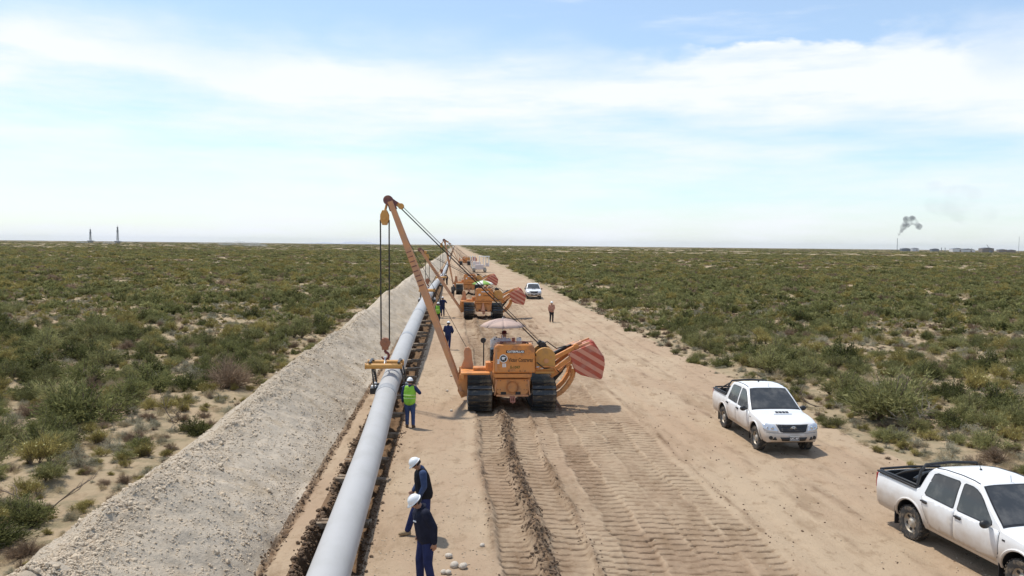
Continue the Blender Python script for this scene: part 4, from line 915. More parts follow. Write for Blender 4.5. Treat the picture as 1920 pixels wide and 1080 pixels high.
    b = MB(); b.cyl((.55, 1.12, 1.20), (-.05, 1.06, 1.265), .011, n=6); b.cyl((.1, 1.12, 1.20), (-.52, 1.06, 1.25), .011, n=6); b.split('wiper', M['trim'], seal)
    # bonnet scoop
    b = MB(); z_ = zt(1.62); b.prism([(1.36, zt(1.36) - .02), (1.42, zt(1.42) + .03), (1.68, zt(1.68) + .055), (1.76, zt(1.76) + .04), (1.78, zt(1.78) - .02)], (-.30, .30), lambda a, c, d: (d, a, c)); sc_ = b.build('bonnet_scoop', M['white'], root, .02)
    b = MB()
    for k in range(4): b.box((-.165 + .11 * k, 1.69, zt(1.69) + .058), (.085, .10, .02), (R(-14), 0, 0))
    b.split('scoop_slot', M['trim'], sc_)
    b = MB()
    for sx in (-1, 1): b.tube([(sx * .62, y, top_z(.62, y) + .006) for y in np.linspace(-.85, .38, 9)], .012, 5)
    b.split('roof_gutter', M['trim'], root)
    b = MB(); b.cyl((.0, -.35, 1.81), (.02, -.42, 2.02), .006, .004, 6); b.cyl((0, -.35, 1.80), (0, -.35, 1.83), .025, n=8); b.build('aerial', M['trim'], root)
    b = MB(); b.cyl((-.05, .41, 1.76), (-.05, .39, 1.90), .005, n=5); b.build('aerial', M['trim'], root)
    # bed liner, roll bar, rack, tailgate, underbody
    b = MB(); b.box((0, -1.89, .83), (1.40, 1.32, .03))
    for x in (-.695, .695): b.box((x, -1.89, 1.0), (.025, 1.32, .38))
    b.box((0, -2.535, 1.0), (1.40, .025, .38)); b.box((0, -1.235, 1.02), (1.40, .025, .42)); b.build('bed_liner', M['trim'], root)
    b = MB()
    for y in (-1.26,): b.tube([(-.80, y, 1.2), (-.72, y + .02, 1.55), (-.62, y + .04, 1.70), (0, y + .05, 1.74), (.62, y + .04, 1.70), (.72, y + .02, 1.55), (.80, y, 1.2)], .032, 8)
    for sx in (-1, 1): b.tube([(sx * .70, -1.25, 1.60), (sx * .74, -1.75, 1.40), (sx * .78, -2.0, 1.25)], .026, 8)
    b.build('roll_bar', M['trim'], root)
    b = MB(); b.tube([(-.78, -2.3, 1.28), (-.3, -2.0, 1.33), (.3, -1.7, 1.36), (.76, -1.4, 1.33)], .035, 8); b.tube([(-.78, -2.56, 1.24), (0, -2.6, 1.25), (.78, -2.56, 1.24)], .03, 8); b.split('rack_bar', M['trim'], root)
    b = MB(); b.box((0, -2.66, .52), (1.5, .12, .13)); b.build('rear_bumper', M['trim'], root, .03)
    b = MB(); b.box((0, .1, .42), (1.3, 4.4, .14)); b.cyl((-.7, AXR, WR), (.7, AXR, WR), .07); b.cyl((-.7, AXF, WR), (.7, AXF, WR), .06); b.sphere((0, AXR, WR), .16); b.box((0, 2.25, .45), (1.2, .3, .12)); b.build('chassis', M['black'], root)
    # wheels
    tyre = MB(); tyre.lathe([(.21, -.10), (.29, -.118), (.345, -.115), (.367, -.09), (.375, -.04), (.375, .04), (.367, .09), (.345, .115), (.29, .118), (.21, .10)], (0, 0, 0), 'x', 40)
    for k in range(30):
        a = k * 2 * math.pi / 30
        for s in (-1, 1): tyre.box((s * .07, .374 * math.cos(a + s * .05), .374 * math.sin(a + s * .05)), (.08, .036, .02), (a + math.pi / 2, 0, 0))
    tm = tyre.mesh('tyre', 40); tm.materials.append(M['rubber'])
    rimb = MB(); rimb.lathe([(.225, -.10), (.215, -.02), (.20, .05), (.165, .045), (.13, .035), (.085, .075), (.06, .10), (.0, .10)], (0, 0, 0), 'x', 30); rimb.lathe([(.225, -.1), (.235, .075), (.215, .085), (.20, .05)], (0, 0, 0), 'x', 30); rm = rimb.mesh('rim', 40); rm.materials.append(M['rim'])
    hb = MB()
    for k in range(6): a = k * math.pi / 3 + .3; hb.cyl((.02, .158 * math.cos(a), .158 * math.sin(a)), (.053, .158 * math.cos(a), .158 * math.sin(a)), .036, n=12)
    hm = hb.mesh('rim_hole', 40); hm.materials.append(M['black'])
    for sx in (-1, 1):
        for ya in (AXF, AXR):
            wl = link('wheel', tm, root); wl.location = (sx * TRK, ya, WR); wl.rotation_euler = (0, 0, 0 if sx > 0 else math.pi)
            r2 = link('rim', rm, wl); link('rim_hole', hm, wl)
    return root
TG = 'white double cab pickups along the track'
truck = build_truck()
def place_truck(o, rear_px, front_px, label, zr=0):
    """rear_px / front_px: where the right-hand wheels touch the ground"""
    a = at_z(*rear_px, 0); b = at_z(*front_px, 0); d = (b - a).normalized(); rz = math.atan2(-d.x, d.y)
    right = Vector((d.y, -d.x, 0)); mid = (a + b) / 2 - right * TRK - d * ((AXF + AXR) / 2)
    o.location = (mid.x, mid.y, hz(mid.x, mid.y) * 0 + zr); o.rotation_euler = (0, 0, rz); props(o, label, 'pickup truck', TG); return o
t2_ = copy_tree(truck); t3_ = copy_tree(truck)
place_truck(truck, (1361, 801), (1421, 842), 'white double cab pickup facing us at the road edge before a big green bush')
place_truck(t2_, (1728, 1019), (1899, 1113), 'nearest white pickup at the lower right corner, its front cut off by the picture')
a3 = at_z(1000, 561, 0); t3_.location = (a3.x, a3.y + 2.4, 0); t3_.rotation_euler = (0, 0, math.pi + .03); props(t3_, 'farthest white pickup, small and seen from the front beside the second pipelayer', 'pickup truck', TG)

#@@PEOPLE
# ================================================================ PEOPLE
def capsules_mesh(caps, voxel, name, smooth=4):
    """tapered capsules merged into one continuous surface"""
    b = MB(); n = 12
    for (p, r0, q, r1) in caps:
        p, q = Vector(p), Vector(q); d = q - p
        if d.length < 1e-4: d = Vector((0, 0, 1e-4)); q = p + d
        d.normalize(); a = d.cross(Vector((0, 0, 1)) if abs(d.z) < .9 else Vector((1, 0, 0))).normalized(); e = d.cross(a); rings = []
        for t in (math.radians(x) for x in (-90, -60, -30, 0)): rings.append((p + d * r0 * math.sin(t), r0 * math.cos(t)))
        for t in (math.radians(x) for x in (0, 30, 60, 90)): rings.append((q + d * r1 * math.sin(t), r1 * math.cos(t)))
        vs = []
        for c, r in rings: vs += [c + (a * math.cos(2 * math.pi * k / n) + e * math.sin(2 * math.pi * k / n)) * max(r, 1e-4) for k in range(n)]
        fs = [(i * n + k, i * n + (k + 1) % n, (i + 1) * n + (k + 1) % n, (i + 1) * n + k) for i in range(len(rings) - 1) for k in range(n)]
        fs += [tuple(reversed(range(n))), tuple((len(rings) - 1) * n + k for k in range(n))]
        b.add(vs, fs)
    o = link('shape', b.mesh('shape', 0, clean=False)); m = o.modifiers.new('r', 'REMESH'); m.mode = 'VOXEL'; m.voxel_size = voxel
    s = o.modifiers.new('s', 'SMOOTH'); s.iterations = smooth; s.factor = .5
    me = evaluated_mesh(o, name); bpy.data.objects.remove(o); me.polygons.foreach_set('use_smooth', [True] * len(me.polygons)); return me
CLOTH = {}
def cloth(name, col, col2=None):
    if name not in CLOTH: CLOTH[name] = mat(name, col, .85, noise=(7, col2 or tuple(c * .75 for c in col), .4, .65), bump=(9, .5), spec=.2)
    return CLOTH[name]
SKIN = mat('skin', (.36, .19, .12), .5, noise=(20, (.32, .16, .10), .4, .6)); HAIR = mat('dark_hair', (.02, .015, .012), .7)
HELM = mat('white_helmet', (.80, .80, .78), .3); SHADES = mat('dark_glasses', (.015, .015, .018), .15)
def person(loc, heading, label, outfit, pose=None, fine=.02, group=None, size=(1, 1, 1)):
    """heading: direction faced, radians clockwise from +Y"""
    pose = pose or {}; root = empty('person', loc, -heading, label, 'person', group); root.scale = size
    hs_ = pose.get('headsize', .95); bk_ = outfit.get('bulk', 0); lean = pose.get('lean', 0); hp = pose.get('head', 0); hy = pose.get('turn', 0); zp = pose.get('pelvis', .94); sit = pose.get('sit', False)
    def T(p):                                    # torso frame -> person frame (lean about the hips)
        x, y, z = p; z -= .95; c, s = math.cos(lean), math.sin(lean); return Vector((x, y * c + z * s, -y * s + z * c + zp + .01))
    def Hd(p):                                   # head frame (origin at the skull centre)
        v = Euler((-hp, 0, hy)).to_matrix() @ (Vector(p) * hs_ + Vector((0, .01, .125))); return T(Vector((0, .015, 1.49)) + v)
    arms = pose.get('arms', {}); ARM = {}
    for s in (-1, 1):
        e, wr = arms.get(s, ((s * .25, -.03, 1.15), (s * .25, .06, .91)))
        ARM[s] = (T((s * .185, 0, 1.42)), T(e), T(wr))
    feet = pose.get('feet', {}); LEG = {}
    for s in (-1, 1):
        if sit: LEG[s] = (Vector((s * .09, 0, zp)), Vector((s * .14, .43, zp + .04)), Vector((s * .14, .50, zp - .38)))
        else:
            fx, fy = feet.get(s, (s * .11, 0)); k = pose.get('bend', {}).get(s, .02)
            LEG[s] = (Vector((s * .09, 0, zp - .03)), Vector((s * .10 + (fx - s * .1) * .5, fy * .5 + k + .015, zp * .53)), Vector((fx, fy - .02, .10)))
    # one continuous skin: head, neck, torso, arms with hands, legs
    B = []
    B += [(T((-.06, 0, .97)), .10, T((-.08, 0, 1.30)), .10), (T((.06, 0, .97)), .10, T((.08, 0, 1.30)), .10), (T((-.14, 0, 1.41)), .055, T((.14, 0, 1.41)), .055), (T((0, 0, 1.42)), .06, Hd((0, -.005, -.06)), .055)]
    B += [(Hd((0, -.02, .03)), .085, Hd((0, .005, .03)), .083), (Hd((0, .02, -.04)), .062, Hd((0, .045, -.085)), .035), (Hd((0, .088, .01)), .012, Hd((0, .108, -.025)), .014), (Hd((0, .07, .035)), .03, Hd((0, .072, .03)), .03), (Hd((-.03, .08, -.06)), .014, Hd((.03, .08, -.06)), .014)]
    for s in (-1, 1): B += [(Hd((s * .085, -.01, .015)), .016, Hd((s * .083, -.012, -.025)), .012)]
    for s in (-1, 1):
        sh, el, wr = ARM[s]; B += [(sh, .05, el, .042), (el, .04, wr, .028)]
        d = (wr - el).normalized(); sd_ = d.cross(Vector((0, 1, 0)) if abs(d.y) < .8 else Vector((0, 0, 1))).normalized(); fw = sd_.cross(d).normalized()
        if fw.y < 0: fw = -fw
        curl = -sd_ if sd_.x * s > 0 else sd_     # towards the body
        k = max(1.0, fine / .013); pw = .012 * k
        for t in (-1, -.33, .33, 1): B.append((wr + d * .02 + fw * .022 * t, .016, wr + d * .085 + fw * .030 * t, .014))
        for i, (t, l) in enumerate(((-1, .055), (-.33, .07), (.33, .078), (1, .068))):
            p0 = wr + d * .09 + fw * .031 * t; p1 = p0 + d * l * .55 + curl * .01; p2 = p1 + d * l * .4 + curl * .028; B += [(p0, .0095 * k, p1, .009 * k), (p1, .009 * k, p2, .008 * k)]
        p0 = wr + d * .03 + fw * .03; p1 = p0 + d * .035 + fw * .028; B += [(p0, .013 * k, p1, .0115 * k), (p1, .0115 * k, p1 + d * .035 + fw * .004 + curl * .01, .010 * k)]
        h, kn, an = LEG[s]; B += [(h, .08, kn, .05), (kn, .05, an, .035)]
    link('body', capsules_mesh(B, max(fine, .009), 'body', 3), root, SKIN)
    # clothing
    jk, jc = outfit['top']; vx = max(fine, .014)
    J = [(T((-.06, .0, .93)), .135 + bk_, T((-.09, .01, 1.32)), .12 + bk_), (T((.06, .0, .93)), .135 + bk_, T((.09, .01, 1.32)), .12 + bk_), (T((0, .03, 1.0)), .125 + bk_, T((0, .03, 1.28)), .12 + bk_), (T((-.145, 0, 1.40)), .082, T((.145, 0, 1.40)), .082), (T((0, -.005, 1.42)), .085, T((0, .0, 1.475)), .07)]
    sl = outfit.get('sleeve', 1.0)
    def sleeves(rr, l):
        out = []
        for s in (-1, 1):
            sh, el, wr = ARM[s]; out.append((sh, .078 + rr, el, .063 + rr))
            if l >= 1: out.append((el, .062 + rr, el.lerp(wr, .96), .047 + rr))
            elif l > .5: out.append((el, .062 + rr, el.lerp(wr, l), .05 + rr))
        return out
    if outfit.get('vest'):
        link('shirt', capsules_mesh(J[3:] + sleeves(0, sl) + [(p, r - .02, q, r2 - .02) for p, r, q, r2 in J[:3]], vx, 'shirt'), root, cloth(jk, jc))
        vn_, vc = outfit['vest']
        ve = link('vest', capsules_mesh([(p, r + .014, q, r2 + .014) for p, r, q, r2 in J[:3]] + [(T((-.12, 0, 1.40)), .096, T((.12, 0, 1.40)), .096)], vx, 'vest'), root, cloth(vn_, vc))
        if outfit.get('bands'):
            b = MB()
            for z in (1.06, 1.17): b.tube([T((.215 * math.cos(a), .155 * math.sin(a) + .012, z)) for a in np.linspace(0, 2 * math.pi, 21)[:-1]], .022, 5, True)
            b.build('reflective_band', mat('reflective_band', (.45, .6, .2), .4) if 'reflective_band' not in bpy.data.materials else bpy.data.materials['reflective_band'], ve)
    else:
        jo = link('jacket', capsules_mesh(J + sleeves(.006, sl), vx, 'jacket'), root, cloth(jk, jc))
        if outfit.get('logo'):
            b = MB(); c0 = T((-.115, .165 + bk_, 1.315)); b.box(c0, (.07, .012, .024), (-lean, 0, R(18))); b.build('chest_logo', INKW, jo)
        b = MB(); b.tube([T((.075 * math.cos(a), .07 * math.sin(a) + .002, 1.485 - .02 * math.sin(a))) for a in np.linspace(0, 2 * math.pi, 17)[:-1]], .018, 6, True); b.build('collar', cloth(jk, jc), jo)
    tk, tcl = outfit['legs']
    L = [(Vector((-.06, 0, zp)), .13, Vector((.06, 0, zp)), .13)]
    for s in (-1, 1):
        h, kn, an = LEG[s]; L += [(h, .112, kn, .078), (kn, .076, an + Vector((0, 0, .02)), .064)]
    link('trousers', capsules_mesh(L, vx, 'trousers'), root, cloth(tk, tcl))
    bk, bc = outfit.get('boots', ('brown_boots', (.14, .09, .055)))
    for s in (-1, 1):
        an = LEG[s][2]; z0 = an.z - .10
        link('boot', capsules_mesh([(an + Vector((0, -.01, .03)), .055, an + Vector((0, -.02, -.055)), .045), (an + Vector((0, -.03, -.06)), .042, an + Vector((s * .015, .15, -.065)), .038), (an + Vector((0, .02, -.03)), .045, an + Vector((s * .01, .12, -.055)), .042)], max(fine * .8, .012), 'boot', 2), root, cloth(bk, bc))
    # head gear
    hat = outfit.get('hat', 'helmet')
    b = MB(); Q = []
    if hat == 'helmet':
        n = 20; rows = [(1.0, 0)] + [(math.cos(a), math.sin(a)) for a in np.linspace(.12, 1.5, 7)]
        def hv(rx, ry, z): return [(rx * math.cos(2 * math.pi * i / n), ry * math.sin(2 * math.pi * i / n) - .008, z) for i in range(n)]
        g = []
        br = hv(.128, .148, .045); br = [(x, y + (.045 * max(0, y / .15) ** 2 if y > 0 else 0), z - (.02 * max(0, y / .15))) for x, y, z in br]
        g += br
        for c, s_ in rows: g += hv(.112 * c, .132 * c, .05 + .125 * s_)
        k = len(g) // n; b.add([Hd(v) for v in g], [(j * n + i, j * n + (i + 1) % n, (j + 1) * n + (i + 1) % n, (j + 1) * n + i) for j in range(k - 1) for i in range(n)] + [tuple((k - 1) * n + i for i in range(n))])
        b.tube([Hd((0, -.008 + .10 * math.cos(a), .052 + .122 * math.sin(a))) for a in np.linspace(.5, 2.6, 9)], .012, 5)
        he = b.build('helmet', HELM, root); so = he.modifiers.new('solid', 'SOLIDIFY'); so.thickness = .004
        b = MB(); b.tube([Hd((.088 * math.cos(a), .095 * math.sin(a) - .012, -.012)) for a in np.linspace(math.pi * .98, 2.02 * math.pi, 12)], .024, 6); b.build('hair', HAIR, root)
    elif hat == 'wide':
        hm_ = cloth('maroon_hat', (.10, .018, .022)); n = 20
        b.lathe([(.19, .035), (.17, .05), (.105, .06), (.10, .15), (.06, .18), (0, .185)], (0, 0, 0), 'z', n); b.v = [Hd(v) for v in b.v]; o = b.build('hat', hm_, root); o.modifiers.new('solid', 'SOLIDIFY').thickness = .006
    else:
        b.sphere((0, -.018, .045), (.095, .105, .09), 14, 9); b.v = [Hd(v) for v in b.v]; b.build('hair', HAIR, root)
    if outfit.get('glasses'):
        b = MB(); b.tube([Hd((.088 * math.cos(a), .004 + .09 * math.sin(a), .012)) for a in np.linspace(.0, math.pi, 14)], .014, 6); b.build('glasses', SHADES, root)
    b = MB()
    for s in (-1, 1): b.sphere(Hd((s * .032, .083, .012)), .009, 6, 5)
    b.build('eyes', SHADES, root)
    return root
def ground_pt(px, py):
    p = at_z(px, py, 0); return (p.x, p.y, hz(p.x, p.y) - .015)
NAVY = ('navy_cloth', (.026, .034, .09)); NAVYT = ('navy_trousers', (.024, .032, .095)); BLK = ('black_cloth', (.016, .018, .034)); JEAN = ('blue_jeans', (.055, .085, .19)); LIME = ('lime_vest', (.28, .56, .06))
DARK = ('dark_trousers', (.03, .028, .03)); SHIRT = ('blue_shirt', (.05, .075, .15))
G = None
person(ground_pt(799, 1103), R(-116), 'man in black jacket and white helmet nearest us, looking down at the pipe', dict(top=BLK, legs=NAVYT, logo=True, glasses=True, bulk=.022),
       dict(headsize=.88, lean=.17, head=.52, arms={-1: ((-.25, -.07, 1.16), (-.24, -.04, .89)), 1: ((.24, -.02, 1.16), (.23, .05, .91))}, feet={-1: (-.13, -.04), 1: (.12, .08)}), .0095, size=(1.12, 1.12, 1.06))
person(ground_pt(796, 1005), R(-105), 'man in black vest over blue shirt, behind the nearest man, bowing his head', dict(top=SHIRT, legs=NAVYT, vest=('black_vest', (.012, .012, .016)), glasses=True, boots=('tan_boots', (.34, .25, .15)), bulk=.01),
       dict(headsize=.9, lean=.14, head=.6, arms={-1: ((-.25, .02, 1.16), (-.2, .15, .93)), 1: ((.24, .03, 1.16), (.16, .2, .98))}, feet={-1: (-.1, -.10), 1: (.12, .34)}), .0105, size=(1.1, 1.1, 1.03))
person(ground_pt(768, 802), R(6), 'man in lime green vest and jeans standing with back to us beside the pipe', dict(top=NAVY, legs=JEAN, vest=LIME, bands=True),
       dict(lean=.04, head=.1, turn=.3, arms={-1: ((-.26, .02, 1.16), (-.27, .10, .90)), 1: ((.36, -.03, 1.25), (.17, .10, 1.44))}, feet={-1: (-.09, .02), 1: (.13, 0)}), .0135)
person(ground_pt(840, 655), R(8), 'man in navy overalls and white helmet walking just right of the nearest boom', dict(top=NAVY, legs=NAVYT), dict(lean=.08, head=.2, arms={-1: ((-.27, .05, 1.18), (-.16, .22, 1.05)), 1: ((.3, 0, 1.18), (.22, .18, 1.05))}, feet={-1: (-.1, .15), 1: (.1, -.12)}), .018)
person(ground_pt(830, 593), R(-15), 'man in navy overalls standing beside the pipe, left of the second pipelayer', dict(top=NAVY, legs=NAVYT), dict(head=.15, arms={-1: ((-.27, .03, 1.16), (-.2, .2, 1.0)), 1: ((.33, -.02, 1.24), (.18, .12, 1.45))}), .02)
person(ground_pt(821, 607), R(20), 'man in lime vest half hidden behind the nearest orange boom', dict(top=NAVY, legs=DARK, vest=LIME, bands=True), dict(lean=.05), .02)
person(ground_pt(838, 534), R(-60), 'distant man in dark clothes at the pipe under the second boom', dict(top=BLK, legs=DARK), dict(lean=.2, head=.3), .024)
person(ground_pt(849, 560), R(10), 'man in dark clothes bent over beside the left track of the third pipelayer', dict(top=('grey_brown_cloth', (.06, .05, .045)), legs=DARK), dict(lean=.45, head=.2, arms={-1: ((-.24, .2, 1.2), (-.15, .35, 1.1)), 1: ((.24, .2, 1.2), (.15, .35, 1.1))}), .024)
person(ground_pt(1034, 604), R(165), 'man in salmon shirt standing alone on the road, right of the second pipelayer', dict(top=('salmon_shirt', (.50, .25, .17)), legs=DARK, sleeve=.7), dict(arms={-1: ((-.24, .0, 1.16), (-.10, .16, 1.02)), 1: ((.25, -.03, 1.16), (.25, .05, .92))}), .018)
seat = dict(sit=True, pelvis=.0, lean=.02, head=.1, arms={-1: ((-.3, .1, 1.18), (-.28, .36, 1.12)), 1: ((.3, .1, 1.18), (.3, .36, 1.1))})
person(to_world(P1, (-.28, 1.12, 2.26)), -HEAD + R(4), 'operator in white shirt and maroon hat seated on the nearest pipelayer', dict(top=('white_shirt', (.62, .58, .62)), legs=DARK, hat='wide'), seat, .018)
person(to_world(P2, (-.32, 1.10, 2.02)), -HEAD, 'black haired operator in pale shirt seated on the second pipelayer under the lime umbrella', dict(top=('pale_shirt', (.6, .6, .65)), legs=DARK, hat='none'), seat, .022)

#@@PLANTS
# ================================================================ SHRUBS
def leaf_cloud(name, seed, n_branch, n_leaf, size, leaf, mats, dome=1.0, spread=.9, clumps=6, t0=.3, jit=.05, twig=0, blossom=0, upright=0.0):
    """shrub of unit size: branches fan out of a few crowns; every leaf is a sliver of its own. size = (radius, height)"""
    g = np.random.RandomState(seed); Vs = []; Fs = []; mi = []; tone = []; nv = 0
    cl = [(0, 0, 1.0)] + [(spread * .62 * g.uniform(.5, 1) * math.cos(a), spread * .62 * g.uniform(.5, 1) * math.sin(a), g.uniform(.45, .95)) for a in g.uniform(0, 6.28, clumps - 1)]
    for ib in range(n_branch):
        cx, cy, cs = cl[ib % clumps]; th = g.uniform(0, 6.28); ph = math.acos(g.uniform(.02, 1) ** (1 - .55 * upright)) ; rad = g.uniform(.55, 1.0)
        d = np.array([math.sin(ph) * math.cos(th) * .52, math.sin(ph) * math.sin(th) * .52, (.35 + .65 * math.cos(ph)) * cs * dome * (1 if upright else math.cos(ph) * .6 + .45)]) * rad
        base = np.array([cx * .75, cy * .75, 0.]); ctrl = base + d * .5 + np.array([0, 0, .16 * cs]); end = np.array([cx, cy, 0]) + d
        t = t0 + (1 - t0) * g.rand(n_leaf) ** .75; tt = t[:, None]
        P = (1 - tt) ** 2 * base + 2 * tt * (1 - tt) * ctrl + tt ** 2 * end + g.randn(n_leaf, 3) * jit
        D = (end - ctrl) / (np.linalg.norm(end - ctrl) + 1e-6) * .9 + g.randn(n_leaf, 3) * .55 + np.array([0, 0, .25]); D /= np.linalg.norm(D, axis=1)[:, None]
        S = np.cross(D, g.randn(n_leaf, 3)); S /= np.linalg.norm(S, axis=1)[:, None] + 1e-6
        ll = leaf[0] * (.6 + .8 * g.rand(n_leaf))[:, None]; lw = leaf[1] * (.6 + .8 * g.rand(n_leaf))[:, None]
        P[:, 2] = np.maximum(P[:, 2], .01)
        tri = np.stack([P - S * lw / 2, P + S * lw / 2, P + D * ll], 1).reshape(-1, 3); Vs.append(tri)
        Fs.append(np.arange(n_leaf * 3).reshape(-1, 3) + nv); nv += n_leaf * 3; mi += [0] * n_leaf
        tone.append(np.clip(.45 + .28 * g.randn(n_leaf) + .32 * g.randn(), 0, 1))
        if twig and ib % max(1, int(1 / twig)) == 0:
            q = [base * 1.0, (base + 2 * ctrl + end) / 4, end * 1.03]; s = np.array([.012, .009, .003]); o = np.cross(end - base, [.3, .5, .2]); o /= np.linalg.norm(o) + 1e-6; o2 = np.cross(end - base, o); o2 /= np.linalg.norm(o2) + 1e-6
            ring = [q[i] + s[i] * (o * math.cos(a) + o2 * math.sin(a)) for i in range(3) for a in (0, 2.09, 4.19)]; Vs.append(np.array(ring))
            fs = [(i * 3 + k, i * 3 + (k + 1) % 3, i * 3 + 3 + k) for i in range(2) for k in range(3)] + [(i * 3 + (k + 1) % 3, i * 3 + 3 + (k + 1) % 3, i * 3 + 3 + k) for i in range(2) for k in range(3)]
            Fs.append(np.array(fs) + nv); nv += 9; mi += [1] * len(fs); tone.append(np.full(len(fs), .5))
        if blossom and g.rand() < blossom:
            p = end + g.randn(3) * .02; r = .028; fs = []
            o = [p + np.array(v) * r for v in ((1, 0, 0), (0, 1, 0), (-1, 0, 0), (0, -1, 0), (0, 0, 1), (0, 0, -1))]; Vs.append(np.array(o)); Fs.append(np.array([(0, 1, 4), (1, 2, 4), (2, 3, 4), (3, 0, 4), (1, 0, 5), (2, 1, 5), (3, 2, 5), (0, 3, 5)]) + nv); nv += 6; mi += [2] * 8; tone.append(np.full(8, .5))
    V = np.concatenate(Vs); V[:, :2] *= size[0] / .95; V[:, 2] *= size[1] / max(.1, np.percentile(V[:, 2], 98.5))
    me = np_mesh(name, V, np.concatenate(Fs), mi)
    a = me.attributes.new('tone', 'FLOAT', 'FACE'); a.data.foreach_set('value', np.concatenate(tone).astype(np.float32))
    for m in mats: me.materials.append(m)
    return me
BLOS = mat('cream_blossom', (.72, .66, .30), .7)
LM = dict(dark=leaf_mat('leaf_dark_green', (.054, .061, .022), (.31, .305, .12)), olive=leaf_mat('leaf_olive', (.11, .112, .044), (.40, .38, .165)), yellow=leaf_mat('leaf_yellow_green', (.18, .155, .05), (.48, .40, .15)),
          grey=leaf_mat('leaf_grey_green', (.24, .225, .15), (.50, .46, .335)), dead=leaf_mat('twig_brown', (.15, .105, .07), (.38, .28, .19)), straw=leaf_mat('dry_straw', (.34, .27, .16), (.60, .50, .33)))
KIND = {}   # kind -> (meshes near, meshes far, radius range, height / radius, words)
def kind(k, nm, label, lo, hi, hr, near, far, **kw):
    ms = [LM[k], M['stem'] if k != 'dead' else LM['dead'], BLOS]
    KIND[nm] = dict(near=[leaf_cloud(nm, 100 + 7 * i + len(KIND) * 50, near[0], near[1], (1, hr), near[2], ms, **kw) for i in range(3)],
                    far=[leaf_cloud(nm, 900 + 7 * i + len(KIND) * 50, far[0], far[1], (1, hr), far[2], ms, **{**kw, 'twig': 0, 'blossom': 0}) for i in range(2)], lo=lo, hi=hi, label=label)
kind('dark', 'dark_shrub', 'dark green shrub', .6, 1.5, .74, (130, 36, (.09, .026)), (26, 22, (.22, .08)), twig=.4, clumps=8)
kind('olive', 'olive_shrub', 'olive shrub', .5, 1.3, .78, (130, 28, (.11, .02)), (26, 20, (.25, .075)), twig=.5, upright=.8, clumps=6)
kind('yellow', 'yellow_green_shrub', 'yellow green shrub', .4, .95, .85, (110, 22, (.14, .018)), (24, 18, (.26, .065)), twig=.5, upright=1.0, clumps=5, blossom=.12)
kind('grey', 'grey_shrub', 'grey green shrub', .3, .75, .62, (90, 22, (.10, .022)), (20, 18, (.22, .075)), twig=.2, clumps=5)
kind('dead', 'dead_shrub', 'brown twiggy shrub', .45, 1.0, .72, (120, 16, (.20, .010)), (26, 16, (.30, .05)), twig=1.0, clumps=5, t0=.25)
kind('straw', 'grass_tuft', 'straw grass tuft', .22, .5, .95, (60, 14, (.22, .013)), (16, 12, (.34, .05)), upright=1.0, clumps=3)
placed = []; cells = {}
def clear_of(x, y, r, k=.5):
    cx, cy = int(x // 2), int(y // 2)
    for i in range(cx - 2, cx + 3):
        for j in range(cy - 2, cy + 3):
            for (a, b, rr) in cells.get((i, j), ()):
                if (a - x) ** 2 + (b - y) ** 2 < (k * (r + rr)) ** 2: return False
    return True
def put(x, y, r, nm, label=None, hs=1.0, vis=True):
    cells.setdefault((int(x // 2), int(y // 2)), []).append((x, y, r)); placed.append((x, y, r, nm, label, hs, vis))
trk_keep = [(t.location.x, t.location.y) for t in (truck, t2_, t3_)]
for (x, y) in trk_keep:
    for d in (-2, -1, 0, 1, 2): cells.setdefault((int(x // 2), int((y + d) // 2)), []).append((x, y + d, 1.3))
# shrubs one can point to: base pixel, radius, kind, label
SPECIAL = [((45, 700), 1.7, 'dark_shrub', 'wide dark green bush at the left edge of the picture, level with the cradle', .85), ((345, 735), .95, 'dark_shrub', 'dark green bush touching the left side of the big brown leafless one', 1.0), ((545, 640), 1.5, 'olive_shrub', 'broad olive bush behind the bank, left of the hoist ropes of the nearest boom', .85), ((405, 738), 1.75, 'dead_shrub', 'big brown leafless bush against the gravel bank, left of the nearest boom', 1.0), ((130, 800), 1.9, 'dark_shrub', 'largest dark green bush at the left, in front of a sandy gap', .85),
           ((1700, 790), 2.3, 'olive_shrub', 'large green bush with bare pale branches behind the pickup at the road edge', .95), ((1890, 775), 1.3, 'dark_shrub', 'dark bush at the right edge of the picture above the nearest pickup', 1.0),
           ((1567, 798), .65, 'olive_shrub', 'small green bush just right of the front of the parked pickup', .8), ((480, 705), .95, 'olive_shrub', 'green bush right of the big brown leafless one by the bank', .95), ((270, 735), 1.6, 'dark_shrub', 'dark green bush left of the big brown leafless one', .95),
           ((1480, 690), 1.3, 'dark_shrub', 'dark green bush behind the roof of the parked pickup', .95), ((1790, 880), .75, 'grey_shrub', 'pale grey green cushion beyond the bed of the nearest pickup', .8), ((1730, 838), .5, 'grey_shrub', 'small pale bush between the two nearest pickups', .9),
           ((30, 985), .75, 'dark_shrub', 'dark bush at the lower left edge of the picture', 1.0), ((40, 1040), .6, 'dead_shrub', 'brown twiggy bush at the lower left corner below the dark one', .8), ((230, 770), .7, 'olive_shrub', 'olive bush just behind the largest dark one at the left', .9),
           ((1620, 700), 1.2, 'olive_shrub', 'olive bush right of the roof of the parked pickup', .95), ((1840, 735), 1.1, 'yellow_green_shrub', 'yellow green bush at the right between the two darkest ones', .9), ((140, 885), .6, 'grey_shrub', 'grey green bush by the sandy gap near the bank, left', .9), ((270, 855), .6, 'yellow_green_shrub', 'yellow flowered bush beside the bank at the left', .9)]
for (px, r, nm, lb, hs) in [(s[0], s[1], s[2], s[3], s[4]) for s in SPECIAL]:
    p = at_z(*px, .1); put(p.x, p.y + r * .5, r, nm, lb, hs)
def allowed(x, y):
    u = x - SLOPE * y
    if u < -8.1: return min(1, .25 + (-8.1 - u) / 3.2)
    if u > 13.2: return min(1, .10 + (u - 13.2) / 3.2)
    return 0
